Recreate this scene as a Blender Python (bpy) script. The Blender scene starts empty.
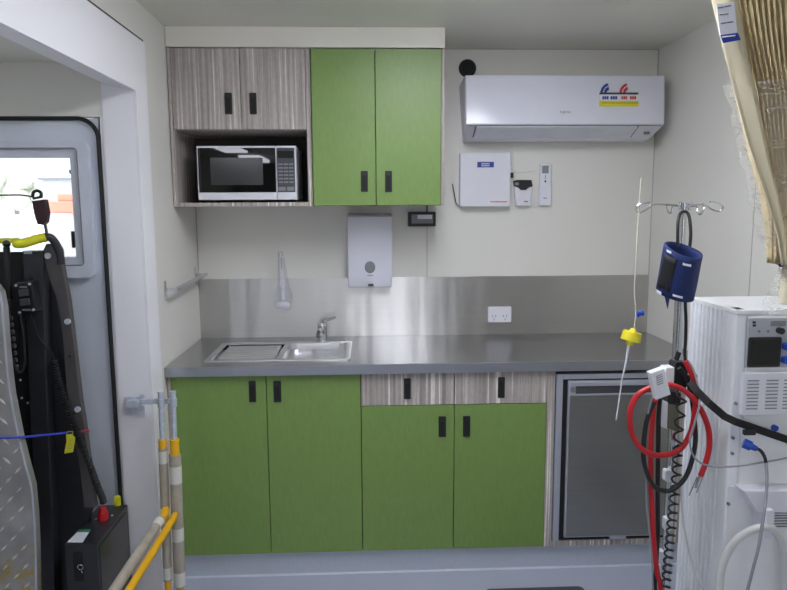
import bpy, bmesh, math, random
from mathutils import Vector, Matrix
random.seed(7)
PI = math.pi
SC = bpy.context.scene
COL = SC.collection
W, H = 2.163, 2.235

# ------------------------------------------------------------------ materials
def s2l(c):
    return tuple(((v/255)/12.92 if v/255 <= .04045 else ((v/255+.055)/1.055)**2.4) for v in c)

def mat(name, rgb, rough=.5, metal=0.0, var=.05, scale=14.0, bump=0.0, bscale=200.0, stretch=(1, 1, 1), aniso=0.0, tangent=None, coat=0.0, spec=.5, warp=None):
    m = bpy.data.materials.new(name); m.use_nodes = True
    nt = m.node_tree; nd = nt.nodes; lk = nt.links
    b = nd['Principled BSDF']
    c = s2l(rgb)
    tc = nd.new('ShaderNodeTexCoord'); mp = nd.new('ShaderNodeMapping'); mp.inputs['Scale'].default_value = stretch
    lk.new(tc.outputs['Object'], mp.inputs['Vector'])
    nz = nd.new('ShaderNodeTexNoise'); nz.inputs['Scale'].default_value = scale; nz.inputs['Detail'].default_value = 4
    lk.new(mp.outputs['Vector'], nz.inputs['Vector'])
    rp = nd.new('ShaderNodeValToRGB')
    rp.color_ramp.elements[0].position = .3; rp.color_ramp.elements[1].position = .7
    rp.color_ramp.elements[0].color = tuple(v*(1-var) for v in c)+(1,)
    rp.color_ramp.elements[1].color = tuple(min(1, v*(1+var)) for v in c)+(1,)
    lk.new(nz.outputs['Fac'], rp.inputs['Fac']); lk.new(rp.outputs['Color'], b.inputs['Base Color'])
    b.inputs['Roughness'].default_value = rough; b.inputs['Metallic'].default_value = metal
    b.inputs['Anisotropic'].default_value = aniso
    b.inputs['Coat Weight'].default_value = coat
    b.inputs['Specular IOR Level'].default_value = spec
    if tangent:
        cv = nd.new('ShaderNodeCombineXYZ')
        for i in range(3): cv.inputs[i].default_value = tangent[i]
        lk.new(cv.outputs[0], b.inputs['Tangent'])
    if bump:
        n2 = nd.new('ShaderNodeTexNoise'); n2.inputs['Scale'].default_value = bscale
        lk.new(mp.outputs['Vector'], n2.inputs['Vector'])
        bp_ = nd.new('ShaderNodeBump'); bp_.inputs['Strength'].default_value = bump; bp_.inputs['Distance'].default_value = .002
        lk.new(n2.outputs['Fac'], bp_.inputs['Height']); lk.new(bp_.outputs['Normal'], b.inputs['Normal'])
    if warp:   # slight waviness of thin sheet metal
        m3 = nd.new('ShaderNodeMapping'); m3.inputs['Scale'].default_value = warp[0]; lk.new(tc.outputs['Object'], m3.inputs['Vector'])
        n3 = nd.new('ShaderNodeTexNoise'); n3.inputs['Scale'].default_value = 1; n3.inputs['Detail'].default_value = 2; lk.new(m3.outputs['Vector'], n3.inputs['Vector'])
        b3 = nd.new('ShaderNodeBump'); b3.inputs['Strength'].default_value = 1; b3.inputs['Distance'].default_value = warp[1]
        lk.new(n3.outputs['Fac'], b3.inputs['Height']); lk.new(b3.outputs['Normal'], b.inputs['Normal'])
    return m

def emis(name, rgb, s):
    m = bpy.data.materials.new(name); m.use_nodes = True
    b = m.node_tree.nodes['Principled BSDF']
    b.inputs['Base Color'].default_value = s2l(rgb)+(1,)
    b.inputs['Emission Color'].default_value = s2l(rgb)+(1,); b.inputs['Emission Strength'].default_value = s
    return m

def woodmat():
    m = bpy.data.materials.new('streaky_woodgrain_laminate'); m.use_nodes = True
    nt = m.node_tree; nd = nt.nodes; lk = nt.links; b = nd['Principled BSDF']
    tc = nd.new('ShaderNodeTexCoord')
    def nz(sc, s, d=3):
        mp = nd.new('ShaderNodeMapping'); mp.inputs['Scale'].default_value = sc
        lk.new(tc.outputs['Object'], mp.inputs['Vector'])
        n = nd.new('ShaderNodeTexNoise'); n.inputs['Scale'].default_value = s; n.inputs['Detail'].default_value = d
        lk.new(mp.outputs['Vector'], n.inputs['Vector']); return n
    n1 = nz((1, 1, .012), 85); n2 = nz((1, 1, .02), 160, 2); n3 = nz((1, 1, .35), 130, 3)
    r1 = nd.new('ShaderNodeValToRGB'); e = r1.color_ramp.elements
    e[0].position = .33; e[0].color = s2l((150, 142, 136))+(1,)
    e[1].position = .60; e[1].color = s2l((188, 179, 172))+(1,)
    q = e.new(.655); q.color = s2l((236, 230, 222))+(1,)
    lk.new(n1.outputs['Fac'], r1.inputs['Fac'])
    r2 = nd.new('ShaderNodeValToRGB'); e = r2.color_ramp.elements
    e[0].position = .4; e[0].color = (.86, .86, .86, 1); e[1].position = .66; e[1].color = (1.12, 1.12, 1.12, 1)
    lk.new(n2.outputs['Fac'], r2.inputs['Fac'])
    mx = nd.new('ShaderNodeMix'); mx.data_type = 'RGBA'; mx.blend_type = 'MULTIPLY'; mx.inputs[0].default_value = .8
    lk.new(r1.outputs['Color'], mx.inputs[6]); lk.new(r2.outputs['Color'], mx.inputs[7])
    r3 = nd.new('ShaderNodeValToRGB'); e = r3.color_ramp.elements
    e[0].position = .35; e[0].color = (.85, .85, .85, 1); e[1].position = .65; e[1].color = (1.06, 1.06, 1.06, 1)
    lk.new(n3.outputs['Fac'], r3.inputs['Fac'])
    m2 = nd.new('ShaderNodeMix'); m2.data_type = 'RGBA'; m2.blend_type = 'MULTIPLY'; m2.inputs[0].default_value = .6
    lk.new(mx.outputs[2], m2.inputs[6]); lk.new(r3.outputs['Color'], m2.inputs[7])
    lk.new(m2.outputs[2], b.inputs['Base Color']); b.inputs['Roughness'].default_value = .5
    return m

def floormat():
    m = mat('speckled_vinyl', (170, 175, 190), .5, var=.12, scale=260)
    return m

def clearmat(name, rgb, alpha, rough=.15, crease_glint=.5):
    m = bpy.data.materials.new(name); m.use_nodes = True
    nt = m.node_tree; nd = nt.nodes; lk = nt.links; b = nd['Principled BSDF']
    b.inputs['Base Color'].default_value = s2l(rgb)+(1,); b.inputs['Roughness'].default_value = rough
    tc = nd.new('ShaderNodeTexCoord'); mp = nd.new('ShaderNodeMapping'); mp.inputs['Scale'].default_value = (1, 1, 2.6); mp.inputs['Rotation'].default_value = (0, .35, 0)
    lk.new(tc.outputs['Object'], mp.inputs['Vector'])
    n2 = nd.new('ShaderNodeTexNoise'); n2.inputs['Scale'].default_value = 10; n2.inputs['Detail'].default_value = 3; n2.inputs['Distortion'].default_value = .8
    lk.new(mp.outputs['Vector'], n2.inputs['Vector'])
    bp_ = nd.new('ShaderNodeBump'); bp_.inputs['Strength'].default_value = .7; bp_.inputs['Distance'].default_value = .012
    lk.new(n2.outputs['Fac'], bp_.inputs['Height']); lk.new(bp_.outputs['Normal'], b.inputs['Normal'])
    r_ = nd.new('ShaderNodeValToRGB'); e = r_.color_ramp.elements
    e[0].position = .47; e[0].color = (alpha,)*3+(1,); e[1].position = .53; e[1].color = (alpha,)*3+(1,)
    q = e.new(.5); q.color = (crease_glint,)*3+(1,)  # film highlights painted in as whiter, more opaque streaks
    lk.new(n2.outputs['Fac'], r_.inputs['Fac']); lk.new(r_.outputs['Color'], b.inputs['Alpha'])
    return m

WALL = mat('cream_wall_panel', (226, 224, 216), .42, var=.012, scale=3, bump=.03, bscale=500)
LINER = mat('white_liner_panel', (243, 242, 245), .42, var=.012, scale=3)
CEIL = mat('ceiling_panel', (228, 226, 214), .5, var=.012, scale=3)
BULK = mat('bulkhead_panel', (228, 224, 212), .45, var=.012, scale=3)
SEAM = mat('seam_grey', (176, 174, 166), .6)
SEAMD = mat('seam_dark', (50, 46, 44), .6)
GREEN = mat('green_laminate', (118, 146, 76), .42, var=.05, scale=90, stretch=(1, 1, .25))
GREENL = GREEN
WOOD = woodmat()
CARC = mat('cabinet_carcass', (70, 64, 58), .7)
BLACK = mat('black_plastic', (26, 26, 28), .4, var=.1)
BLACKM = mat('matt_black', (20, 20, 21), .7, var=.1)
STEEL = mat('brushed_steel', (200, 199, 196), .33, 1.0, var=.03, scale=5, stretch=(.4, 1, 45), aniso=.85, tangent=(0, 0, 1), warp=((6, 1, .4), .0065))
STEELT = mat('brushed_steel_top', (178, 178, 180), .25, 1.0, var=.03, scale=6, stretch=(.4, 30, 1), aniso=.6, tangent=(0, 1, 0))
SINKM = mat('sink_steel', (226, 226, 228), .28, 1.0, var=.04, scale=20)
CHROME = mat('chrome', (214, 216, 220), .2, 1.0, var=.02)
FRIDGEM = mat('fridge_steel', (164, 164, 162), .42, 1.0, var=.04, scale=7, stretch=(.4, 1, 30), aniso=.8, tangent=(0, 0, 1))
ALU = mat('satin_aluminium', (184, 188, 198), .4, .5, var=.03)
GALV = mat('galvanised_steel', (206, 212, 222), .38, .5, var=.15, scale=60)
VINYL = floormat()
KICK = mat('vinyl_kick', (186, 192, 204), .5, var=.05, scale=200)
WELD = mat('vinyl_weld', (196, 202, 214), .5)
WHITEP = mat('white_plastic', (226, 227, 234), .35, var=.01)
WHITEG = mat('gloss_white_plastic', (226, 227, 237), .22, var=.01)
OFFW = mat('off_white_plastic', (236, 237, 238), .4, var=.02)
GREYP = mat('grey_plastic', (128, 130, 134), .45)
GREYL = mat('light_grey_flap', (212, 215, 222), .35)
GREYD = mat('dark_grey_plastic', (70, 72, 76), .5)
GLASSB = mat('black_glass', (8, 8, 10), .018, var=0, spec=.5)
WINDOWG = mat('microwave_mesh_window', (40, 42, 42), .14, var=.12, scale=900)
BLUE = mat('royal_blue_plastic', (30, 74, 178), .45)
BLUEL = mat('label_blue', (38, 62, 150), .5)
NAVY = mat('navy_fabric', (22, 42, 98), .7, var=.12, scale=160, bump=.3, bscale=900)
RED = mat('red_rubber', (190, 28, 36), .38, var=.08)
REDL = mat('label_red', (200, 60, 60), .5)
YEL = mat('yellow_foam', (214, 212, 28), .6, var=.05)
YELP = mat('yellow_paint', (232, 176, 22), .4, var=.06)
YELC = mat('yellow_cap', (226, 212, 40), .45)
PAPER = mat('grey_brown_wrap', (168, 160, 146), .8, var=.1, scale=30, bump=.5, bscale=120)
TAPE = mat('white_tape', (214, 212, 204), .6)
LIFTK = mat('lift_black_paint', (42, 42, 46), .5, var=.12, scale=30)
LIFTG = mat('lift_grey_paint', (74, 70, 70), .55, var=.1, scale=25)
BOXK = mat('black_pump_box', (38, 39, 44), .32, var=.08)
RUBBER = mat('black_rubber', (22, 22, 24), .6)
DOORM = mat('door_gelcoat', (212, 218, 228), .35, var=.02, scale=4)
WFRAME = mat('window_frame_plastic', (206, 210, 222), .35)
CREAM = mat('cream_curtain_paper', (222, 212, 180), .8, var=.03)
TANC = mat('pleated_curtain', (216, 198, 154), .85, var=.24, scale=60, stretch=(2, 2, .06))
PRINT = mat('print_grey', (110, 112, 120), .6)
TUBEW = mat('translucent_white_tube', (214, 214, 212), .3)
TUBEY = mat('pale_infusion_tube', (196, 192, 174), .3)
CABLEG = mat('grey_cable', (150, 152, 160), .45)
OLIVE = mat('olive_grey_plastic', (104, 104, 88), .5)
RIBM = mat('ribbed_white_plastic', (240, 242, 246), .35, var=.02)
SCREEN = mat('lcd_grey', (128, 140, 136), .3)
YBAND = mat('label_yellow', (222, 212, 40), .5)
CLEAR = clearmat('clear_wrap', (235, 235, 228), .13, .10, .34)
CLEARB = clearmat('clear_sleeve', (225, 230, 235), .20, .12, .24)
LAMP = emis('lamp_diffuser', (241, 244, 255), 27.0)
LAMPF = emis('lamp_diffuser_far_dimmed', (241, 244, 255), 14.0)  # far panels set dimmer than the near one to lower ambient light

# ------------------------------------------------------------------ mesh builder
class MB:
    def __init__(s): s.bm = bmesh.new()
    def box(s, x0, x1, y0, y1, z0, z1, bev=0.0, seg=2):
        r = bmesh.ops.create_cube(s.bm, size=1)
        for v in r['verts']:
            v.co = Vector(((x0+x1)/2+v.co.x*(x1-x0), (y0+y1)/2+v.co.y*(y1-y0), (z0+z1)/2+v.co.z*(z1-z0)))
        if bev:
            es = list({e for v in r['verts'] for e in v.link_edges})
            bmesh.ops.bevel(s.bm, geom=es, offset=bev, segments=seg, affect='EDGES', profile=.5)
        return s
    def prism(s, pts, a, b, ax='y', bev=0.0):
        # pts 2D: ax y -> (x,z), ax x -> (y,z), ax z -> (x,y)
        def mk(p, t):
            return Vector((p[0], t, p[1])) if ax == 'y' else Vector((t, p[0], p[1])) if ax == 'x' else Vector((p[0], p[1], t))
        v0 = [s.bm.verts.new(mk(p, a)) for p in pts]; v1 = [s.bm.verts.new(mk(p, b)) for p in pts]
        n = len(pts); fs = [s.bm.faces.new(v0), s.bm.faces.new(v1[::-1])]
        for i in range(n): fs.append(s.bm.faces.new((v0[i], v1[i], v1[(i+1) % n], v0[(i+1) % n])))
        bmesh.ops.recalc_face_normals(s.bm, faces=fs)
        if bev:
            es = list({e for f in fs[:2] for e in f.edges})
            bmesh.ops.bevel(s.bm, geom=es, offset=bev, segments=2, affect='EDGES', profile=.5)
        return s
    def rplate(s, x0, x1, z0, z1, ya, yb, r, ax='y', n=5, bev=0.0):
        r = min(r, abs(x1-x0)/2*.99, abs(z1-z0)/2*.99); pts = []
        for cx, cz, a in ((x1-r, z1-r, 0), (x0+r, z1-r, 90), (x0+r, z0+r, 180), (x1-r, z0+r, 270)):
            for k in range(n+1):
                t = math.radians(a+90*k/n); pts.append((cx+r*math.cos(t), cz+r*math.sin(t)))
        return s.prism(pts, ya, yb, ax, bev)
    def cyl(s, p0, p1, r, r2=None, n=24):
        p0, p1 = Vector(p0), Vector(p1); d = p1-p0
        r = bmesh.ops.create_cone(s.bm, cap_ends=True, segments=n, radius1=r, radius2=r if r2 is None else r2, depth=d.length)
        q = d.to_track_quat('Z', 'Y').to_matrix().to_4x4(); q.translation = (p0+p1)/2
        bmesh.ops.transform(s.bm, matrix=q, verts=r['verts']); return s
    def ball(s, c, r, sc=(1, 1, 1), n=16):
        q = bmesh.ops.create_uvsphere(s.bm, u_segments=n, v_segments=n//2+2, radius=r)
        for v in q['verts']: v.co = Vector((v.co.x*sc[0], v.co.y*sc[1], v.co.z*sc[2]))+Vector(c)
        return s
    def tube(s, pts, r, n=10, closed=False, rf=None):
        pts = [Vector(p) for p in pts]; rings = []; up = None; N = len(pts)
        for i, p in enumerate(pts):
            a = pts[i-1] if (i > 0 or closed) else p; b = pts[(i+1) % N] if (i < N-1 or closed) else p
            t = (b-a).normalized()
            if up is None:
                up = Vector((0, 0, 1)) if abs(t.z) < .9 else Vector((0, 1, 0))
            up = (up-t*up.dot(t)); up = up.normalized() if up.length > 1e-6 else t.orthogonal().normalized()
            sd = t.cross(up); rr = r*(rf(i/(N-1)) if rf else 1)
            rings.append([s.bm.verts.new(p+(up*math.cos(2*PI*k/n)+sd*math.sin(2*PI*k/n))*rr) for k in range(n)])
        for i in range(N if closed else N-1):
            A, B = rings[i], rings[(i+1) % N]
            for k in range(n): s.bm.faces.new((A[k], A[(k+1) % n], B[(k+1) % n], B[k]))
        if not closed: s.bm.faces.new(rings[0][::-1]); s.bm.faces.new(rings[-1])
        return s
    def grid(s, rows):
        vs = [[s.bm.verts.new(p) for p in r] for r in rows]
        for i in range(len(vs)-1):
            for k in range(len(vs[0])-1): s.bm.faces.new((vs[i][k], vs[i][k+1], vs[i+1][k+1], vs[i+1][k]))
        return s

def smooth(pts, n=6):
    P = [Vector(p) for p in pts]; P = [2*P[0]-P[1]]+P+[2*P[-1]-P[-2]]; o = []
    for i in range(1, len(P)-2):
        a, b, c, d = P[i-1:i+3]
        for k in range(n):
            t = k/n; o.append(.5*((2*b)+(c-a)*t+(2*a-5*b+4*c-d)*t*t+(3*b-a-3*c+d)*t**3))
    o.append(P[-2]); return o

def obj(name, mb, m, parent=None, sm=False, label=None):
    me = bpy.data.meshes.new(name)
    bmesh.ops.remove_doubles(mb.bm, verts=mb.bm.verts, dist=1e-6)
    bmesh.ops.recalc_face_normals(mb.bm, faces=mb.bm.faces)
    mb.bm.to_mesh(me); mb.bm.free()
    me.materials.append(m)
    if sm:
        for p in me.polygons: p.use_smooth = True
        try: me.set_sharp_from_angle(angle=math.radians(38))
        except Exception: pass
    o = bpy.data.objects.new(name, me); COL.objects.link(o)
    if parent:
        o.parent = parent; q = parent; t = Vector((0, 0, 0))
        while q: t += q.location; q = q.parent
        if parent.type == 'EMPTY': o.matrix_parent_inverse = Matrix.Translation(-parent.location)
    if label: o['label'] = label
    return o

def tag(o, label, cat, group=None, kind=None):
    o['label'] = label; o['category'] = cat
    if group: o['group'] = group
    if kind: o['kind'] = kind
    return o

def thing(name, label, cat, loc, group=None):
    o = bpy.data.objects.new(name, None); COL.objects.link(o); o.location = loc; o.empty_display_size = .05
    return tag(o, label, cat, group)

def struct(name, mb, m, parent=None, sm=False):
    o = obj(name, mb, m, parent, sm)
    if parent is None: o['kind'] = 'structure'
    return o

def text(name, body, size, loc, m, parent, ax='y', sx=1.0):
    cu = bpy.data.curves.new('lettering', 'FONT'); cu.body = body; cu.size = size; cu.extrude = .0004
    cu.align_x = 'CENTER'; cu.align_y = 'CENTER'
    t = bpy.data.objects.new('tmp', cu); COL.objects.link(t)
    dg = bpy.context.evaluated_depsgraph_get(); me = bpy.data.meshes.new_from_object(t.evaluated_get(dg))
    bpy.data.objects.remove(t)
    me.transform(Matrix.Translation(loc) @ Matrix.Rotation(PI/2, 4, 'X') @ Matrix.Diagonal((sx, 1, 1, 1)))
    me.materials.clear(); me.materials.append(m)
    o = bpy.data.objects.new(name, me); COL.objects.link(o); o.parent = parent
    if parent.type == 'EMPTY': o.matrix_parent_inverse = Matrix.Translation(-parent.location)
    return o

# ------------------------------------------------------------------ the room
YE = -.777; HZ = 1.918; XL = -1.4; YB = -9.0; YO = -2.7
struct('floor', MB().box(XL-.1, W+.1, YB-.1, .1, -.06, 0), VINYL)
struct('ceiling', MB().box(0, W+.1, YO, .1, H, H+.05).box(XL-.1, W+.1, YB-.1, YO, H, H+.05), CEIL)
struct('ceiling_lobby', MB().box(XL-.1, 0, YO, YE+.08, 2.012, 2.06), CEIL)
struct('wall_back', MB().box(-.05, W+.1, 0, .08, 0, H), WALL)
struct('wall_right', MB().box(W, W+.08, -3.3, 0, 0, H), WALL)
CABIN = mat('cabin_dimming_grey_brown', (128, 124, 112), .6)  # unseen walls coloured dark to lower ambient light and steel reflections
struct('wall_right_cabin', MB().box(W, W+.08, YB-.1, -3.3, 0, H), CABIN)
# left wall with the lift opening: back piece, header, near piece
struct('wall_left', MB().box(-.05, 0, YE+.002, 0, 0, H).box(-.05, 0, YO, YE+.002, 2.0, H), WALL)
# raised liner frame around the opening
hd = MB().prism([(YO, HZ), (YO, 2.104), (-.656, 2.104), (-.656, 0), (YE, 0), (YE, HZ)], .0005, .008, 'x', bev=.001)
struct('trim_1', hd, LINER)
hb = MB()
hb.prism([(.0, HZ), (.0, 2.09), (-.055, 2.09), (-.107, 1.944)], YO, YE+.004, 'y')
struct('trim_2', hb, LINER)
struct('trim_3', MB().box(-.0005, .0045, YO, -.662, 2.104, 2.112), SEAMD)
# jamb beside the door: faces the room
struct('trim_4', MB().prism([(-.118, 0), (-.110, 1.944), (0, HZ), (0, 0)], YE, YE+.05, 'y'), LINER)
struct('trim_13', MB().box(-.16, -.09, YE+.047, YE+.058, 0, 1.831).box(-.124, -.09, YE+.006, YE+.05, 0, 1.831), LINER)
# end wall that holds the rear door
DX0, DX1, DZ = -1.0, -.132, 1.826
ew = MB()
ew.box(XL, -.05, YE+.004, YE+.06, DZ+.005, 2.012).box(XL, DX0, YE+.004, YE+.06, 0, DZ+.005)
struct('wall_end', ew, WALL)
struct('wall_outer', MB().box(XL-.08, XL, -2.7, YE+.06, 0, H), WALL)
struct('wall_left_cabin', MB().box(XL-.08, XL, YB, -2.7, 0, H), CABIN)
# near end of the vehicle: wide daylight windscreen opening behind the camera
wf = MB()
wf.box(XL, W, YB-.08, YB, 0, .5).box(XL, W, YB-.08, YB, 1.72, H).box(XL, -1.2, YB-.08, YB, .5, 1.72).box(1.35, W, YB-.08, YB, .5, 1.72)
struct('wall_front', wf, CABIN)
# floor cove weld in front of the kick, and flush floor hatch
struct('baseboard_back', MB().box(0.001, W, -.557, -.54, 0, .105), KICK)
struct('trim_5', MB().prism([(-.5573, 0), (-.5573, .006), (-.563, .0015), (-.563, 0)], .001, W-.001, 'x'), WELD)
fh = MB().rplate(1.252, 1.644, -1.05, -.705, 0.0, .0025, .02, 'z')
tag(obj('floor_hatch', fh, GREYD), 'dark flush hatch frame set into the grey speckled floor before the kick', 'hatch')
# panel joints
struct('trim_6', MB().box(0.0, .0035, -.0035, 0, 1.183, 1.53), SEAM)
struct('trim_7', MB().box(1.081, 1.084, -.0015, 0, 1.183, H), SEAM)
struct('trim_8', MB().box(0.0, .0025, -.003, -.0, .9, H).box(W-.003, W, -.003, 0, .9, H), SEAM)
struct('trim_9', MB().box(1.14, W, -.003, 0, H-.003, H), SEAM)
struct('trim_10', MB().box(0.0, .002, -.6585, -.655, 0, 2.10), SEAM)
struct('trim_11', MB().box(W-.0015, W, -.86, -.857, .9, H), SEAM)

# bulkhead over the wall cabinets
struct('trim_12', MB().box(0.001, 1.1205, -.366-.008, -.001, 2.155, H-.001, bev=.001), BULK)

# ------------------------------------------------------------------ rear door with window (behind the lift)
d = MB()
wx1, wz0, wz1 = -0.2299, 1.348, 1.693
wx0 = -.86
# door leaf as a ring around the window
def ring(mb, o, i, y0, y1):
    (x0, x1, z0, z1), (a0, a1, b0, b1) = o, i
    return mb.box(x0, a0, y0, y1, z0, z1).box(a1, x1, y0, y1, z0, z1).box(a0, a1, y0, y1, z0, b0).box(a0, a1, y0, y1, b1, z1)
ring(d, (DX0, DX1, .03, DZ), (wx0, wx1, wz0, wz1), YE+.012, YE+.045)
door = obj('door_1', d, DOORM); door['kind'] = 'structure'
# rubber seal, rounded top corner
sl = smooth([(DX0, YE+.004, DZ), (-.3, YE+.004, DZ), (-.22, YE+.004, DZ)], 2)[:-1]
arc = [(-.132-.07+.07*math.sin(t*PI/20), YE+.004, DZ-.07+.07*math.cos(t*PI/20)) for t in range(11)]
obj('door_seal', MB().tube([tuple(p) for p in sl]+arc+[(-.132, YE+.004, 1.2), (-.131, YE+.004, .05)], .0075, 8), RUBBER, door, True)
# window surround in two steps
def rring(mb, o, i, y0, y1, r):
    def rp(x0, x1, z0, z1, r):
        pts = []
        for cx, cz, a in ((x1-r, z1-r, 0), (x0+r, z1-r, 90), (x0+r, z0+r, 180), (x1-r, z0+r, 270)):
            for k in range(6):
                t = math.radians(a+18*k); pts.append((cx+r*math.cos(t), cz+r*math.sin(t)))
        return pts
    A, B = rp(*o, r), rp(*i, max(.004, r*.3)); n = len(A); bm = mb.bm
    VA0 = [bm.verts.new((p[0], y0, p[1])) for p in A]; VB0 = [bm.verts.new((p[0], y0, p[1])) for p in B]
    VA1 = [bm.verts.new((p[0], y1, p[1])) for p in A]; VB1 = [bm.verts.new((p[0], y1, p[1])) for p in B]
    for k in range(n):
        j = (k+1) % n
        bm.faces.new((VA0[k], VA0[j], VB0[j], VB0[k])); bm.faces.new((VA1[k], VB1[k], VB1[j], VA1[j]))
        bm.faces.new((VA0[k], VA1[k], VA1[j], VA0[j])); bm.faces.new((VB0[k], VB0[j], VB1[j], VB1[k]))
    return mb
win = obj('window_1', rring(MB(), (wx0-.06, -0.1634, 1.274, 1.749), (wx0-.03, wx1+.028, wz0-.028, wz1+.03), YE-.016, YE+.014, .03), WFRAME, None, True)
win['kind'] = 'structure'
obj('inner_frame', rring(MB(), (wx0-.032, wx1+.030, wz0-.03, wz1+.032), (wx0, wx1, wz0, wz1), YE-.006, YE+.03, .015), WFRAME, win, True)
obj('frame_gap', rring(MB(), (wx0-.033, wx1+.031, wz0-.031, wz1+.033), (wx0-.029, wx1+.027, wz0-.027, wz1+.029), YE-.0165, YE+.0, .015), GREYP, win, True)
gl = bpy.data.materials.new('window_glass'); gl.use_nodes = True
g = gl.node_tree.nodes['Principled BSDF']; g.inputs['Base Color'].default_value = (.9, .95, 1, 1); g.inputs['Alpha'].default_value = .12; g.inputs['Roughness'].default_value = .02
obj('pane', MB().box(wx0, wx1, YE+.02, YE+.024, wz0, wz1), gl, win)
obj('latch', MB().rplate(wx1-.012, wx1-.002, 1.38, 1.439, YE-.008, YE+.006, .004), BLACK, win)
obj('latch', MB().box(wx1-.006, wx1-.001, YE-.004, YE+.006, 1.637, 1.651), BLACK, win)

# ------------------------------------------------------------------ yard outside the rear window
struct('ground', MB().box(-40, 6, .6, 45, -1.2, -1.0), mat('pale_concrete', (205, 205, 205), .9))
def outp(px): return px
fr = thing('yard_fence', 'pale blue grey panel fence across the yard beyond the door window', 'fence', (-6.6, 12, -1.0))
f0, f1 = [(-7.331, 12, 1.351), (-6.527, 12, 0.9083)]
obj('fence_rail', MB().box(f0[0], f1[0], 12, 12.05, f0[2]-.04, f0[2]+.03), mat('fence_white', (225, 228, 235), .6), fr)
fp = MB(); k = f0[0]
while k < f1[0]-.3:
    fp.box(k, k+.30, 12.01, 12.04, -1.0, f0[2]-.03); k += .36
obj('fence_panel', fp, mat('fence_blue', (196, 208, 226), .6), fr)
obj('post', MB().box(f1[0]-.02, f1[0]+.05, 11.98, 12.06, -1.0, f0[2]+.05), mat('fence_white2', (225, 228, 235), .6), fr)
def lmp(c, r, n, sc, seed):
    rd = random.Random(seed); b = MB()
    for i in range(n):
        b.ball((c[0]+rd.uniform(-1, 1)*r*sc[0], c[1]+rd.uniform(-1, 1)*r*.5, c[2]+rd.uniform(-1, 1)*r*sc[2]), r*rd.uniform(.3, .55), n=10)
    for v in b.bm.verts: v.co += Vector((rd.uniform(-1, 1), rd.uniform(-1, 1), rd.uniform(-1, 1)))*r*.06
    return b
tree = thing('yard_tree', 'hazy pale green tree far beyond the fence, seen through door window', 'tree', (-13.0, 26, -1.0))
tc_ = [(-13.85, 26, 2.396)][0]; tree.location = (tc_[0], 26, -1.0)
obj('crown', lmp((tc_[0], 26, tc_[2]), .95, 26, (1.6, 1, .55), 3), mat('pale_foliage', (222, 226, 212), .9, var=.12, scale=3), tree)
obj('trunk', MB().cyl((tc_[0], 26, -1), (tc_[0], 26, tc_[2]), .14, .09), mat('bark', (150, 140, 125), .9), tree)
dg0 = [(-7.548, 16, 1.598)][0]
dig = thing('yard_digger', 'orange red digging machine parked in the bright yard outside the door window', 'digger', (dg0[0], 16, -1.0))
ORG = mat('machine_orange', (238, 160, 130), .5)
obj('body', MB().box(dg0[0]-.32, dg0[0]+.6, 15.6, 16.4, dg0[2]-.22, dg0[2]+.1, bev=.04), ORG, dig)
obj('cab', MB().box(dg0[0]-.05, dg0[0]+.35, 15.7, 16.3, dg0[2]+.1, dg0[2]+.3, bev=.04), ORG, dig)
obj('boom', MB().tube(smooth([(dg0[0]-.3, 16, dg0[2]), (dg0[0]-.55, 16, dg0[2]+.12), (dg0[0]-.75, 16, dg0[2]-.12), (dg0[0]-.8, 16, dg0[2]-.4)]), .06, 8), ORG, dig)
obj('track', MB().rplate(dg0[0]-.35, dg0[0]+.6, -1.0, dg0[2]-.25, 15.5, 16.5, .25), mat('track_grey', (200, 196, 190), .7), dig)
sh0 = [(-10.87, 22, 2.522), (-9.807, 22, 2.518)]
shed = thing('yard_shed', 'pale grey box shed standing behind the orange machine outside', 'shed', (sh0[0][0], 22, -1.0))
obj('wall', MB().box(sh0[0][0], sh0[1][0]+1, 22, 24, -1, sh0[0][2]), mat('shed_pale', (205, 208, 214), .7), shed)
obj('roof', MB().box(sh0[0][0]-.1, sh0[1][0]+1.1, 21.9, 24.1, sh0[0][2], sh0[0][2]+.08), mat('shed_roof', (150, 152, 160), .7), shed)

# ------------------------------------------------------------------ handles
def handle(name, px, z0, z1, y, parent):
    """recessed black finger pull: plate with a rim and an inner latch lip"""
    x0, x1 = px
    h = obj(name, MB().rplate(x0, x1, z0, z1, y-.004, y+.001, .004, bev=.0008), BLACK, parent)
    w = x1-x0; t = z1-z0
    obj('handle_latch', MB().rplate(x0+w*.2, x1-w*.2, z0+t*.08, z1-t*.22, y-.008, y-.003, .003, bev=.001), GREYD if False else BLACKM, h)
    return h

def front(name, parent, x0, x1, z0, z1, y, m, hx, hz, g=.0015):
    d = obj(name, MB().box(x0+g, x1-g, y, y+.016, z0+g, z1-g, bev=.0008, seg=1), m, parent)
    handle('handle', hx, hz[0], hz[1], y, d)
    return d

# ------------------------------------------------------------------ wall cabinets
UY = -.366; UZ0 = 1.522; UZ1 = 2.153; NZ = 1.832; DM = .567
wc = thing('wall_cabinet', 'woodgrain wall cabinet with two doors over an open microwave niche', 'cabinet', (.28, -.18, UZ0))
cb = MB().box(0.004, .016, UY-.002, -.002, UZ0, UZ1).box(DM-.012, DM-.0005, UY-.002, -.002, UZ0, UZ1).box(.016, DM-.012, UY-.002, -.002, UZ0, UZ0+.016).box(.016, DM-.012, UY+.02, -.002, NZ, NZ+.014).box(.016, DM-.012, UY+.02, -.002, UZ1-.014, UZ1)
obj('body', cb, WOOD, wc)
obj('back_panel', MB().box(.016, DM-.012, -.014, -.004, UZ0+.016, NZ), CARC, wc)
mid = 0.2908
front('door', wc, .0165, mid, NZ, UZ1, UY, WOOD, (0.2263, 0.256), (1.893, 1.978))
front('door', wc, mid, DM-.0125, NZ, UZ1, UY, WOOD, (0.326, 0.3546), (1.893, 1.978))
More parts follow.
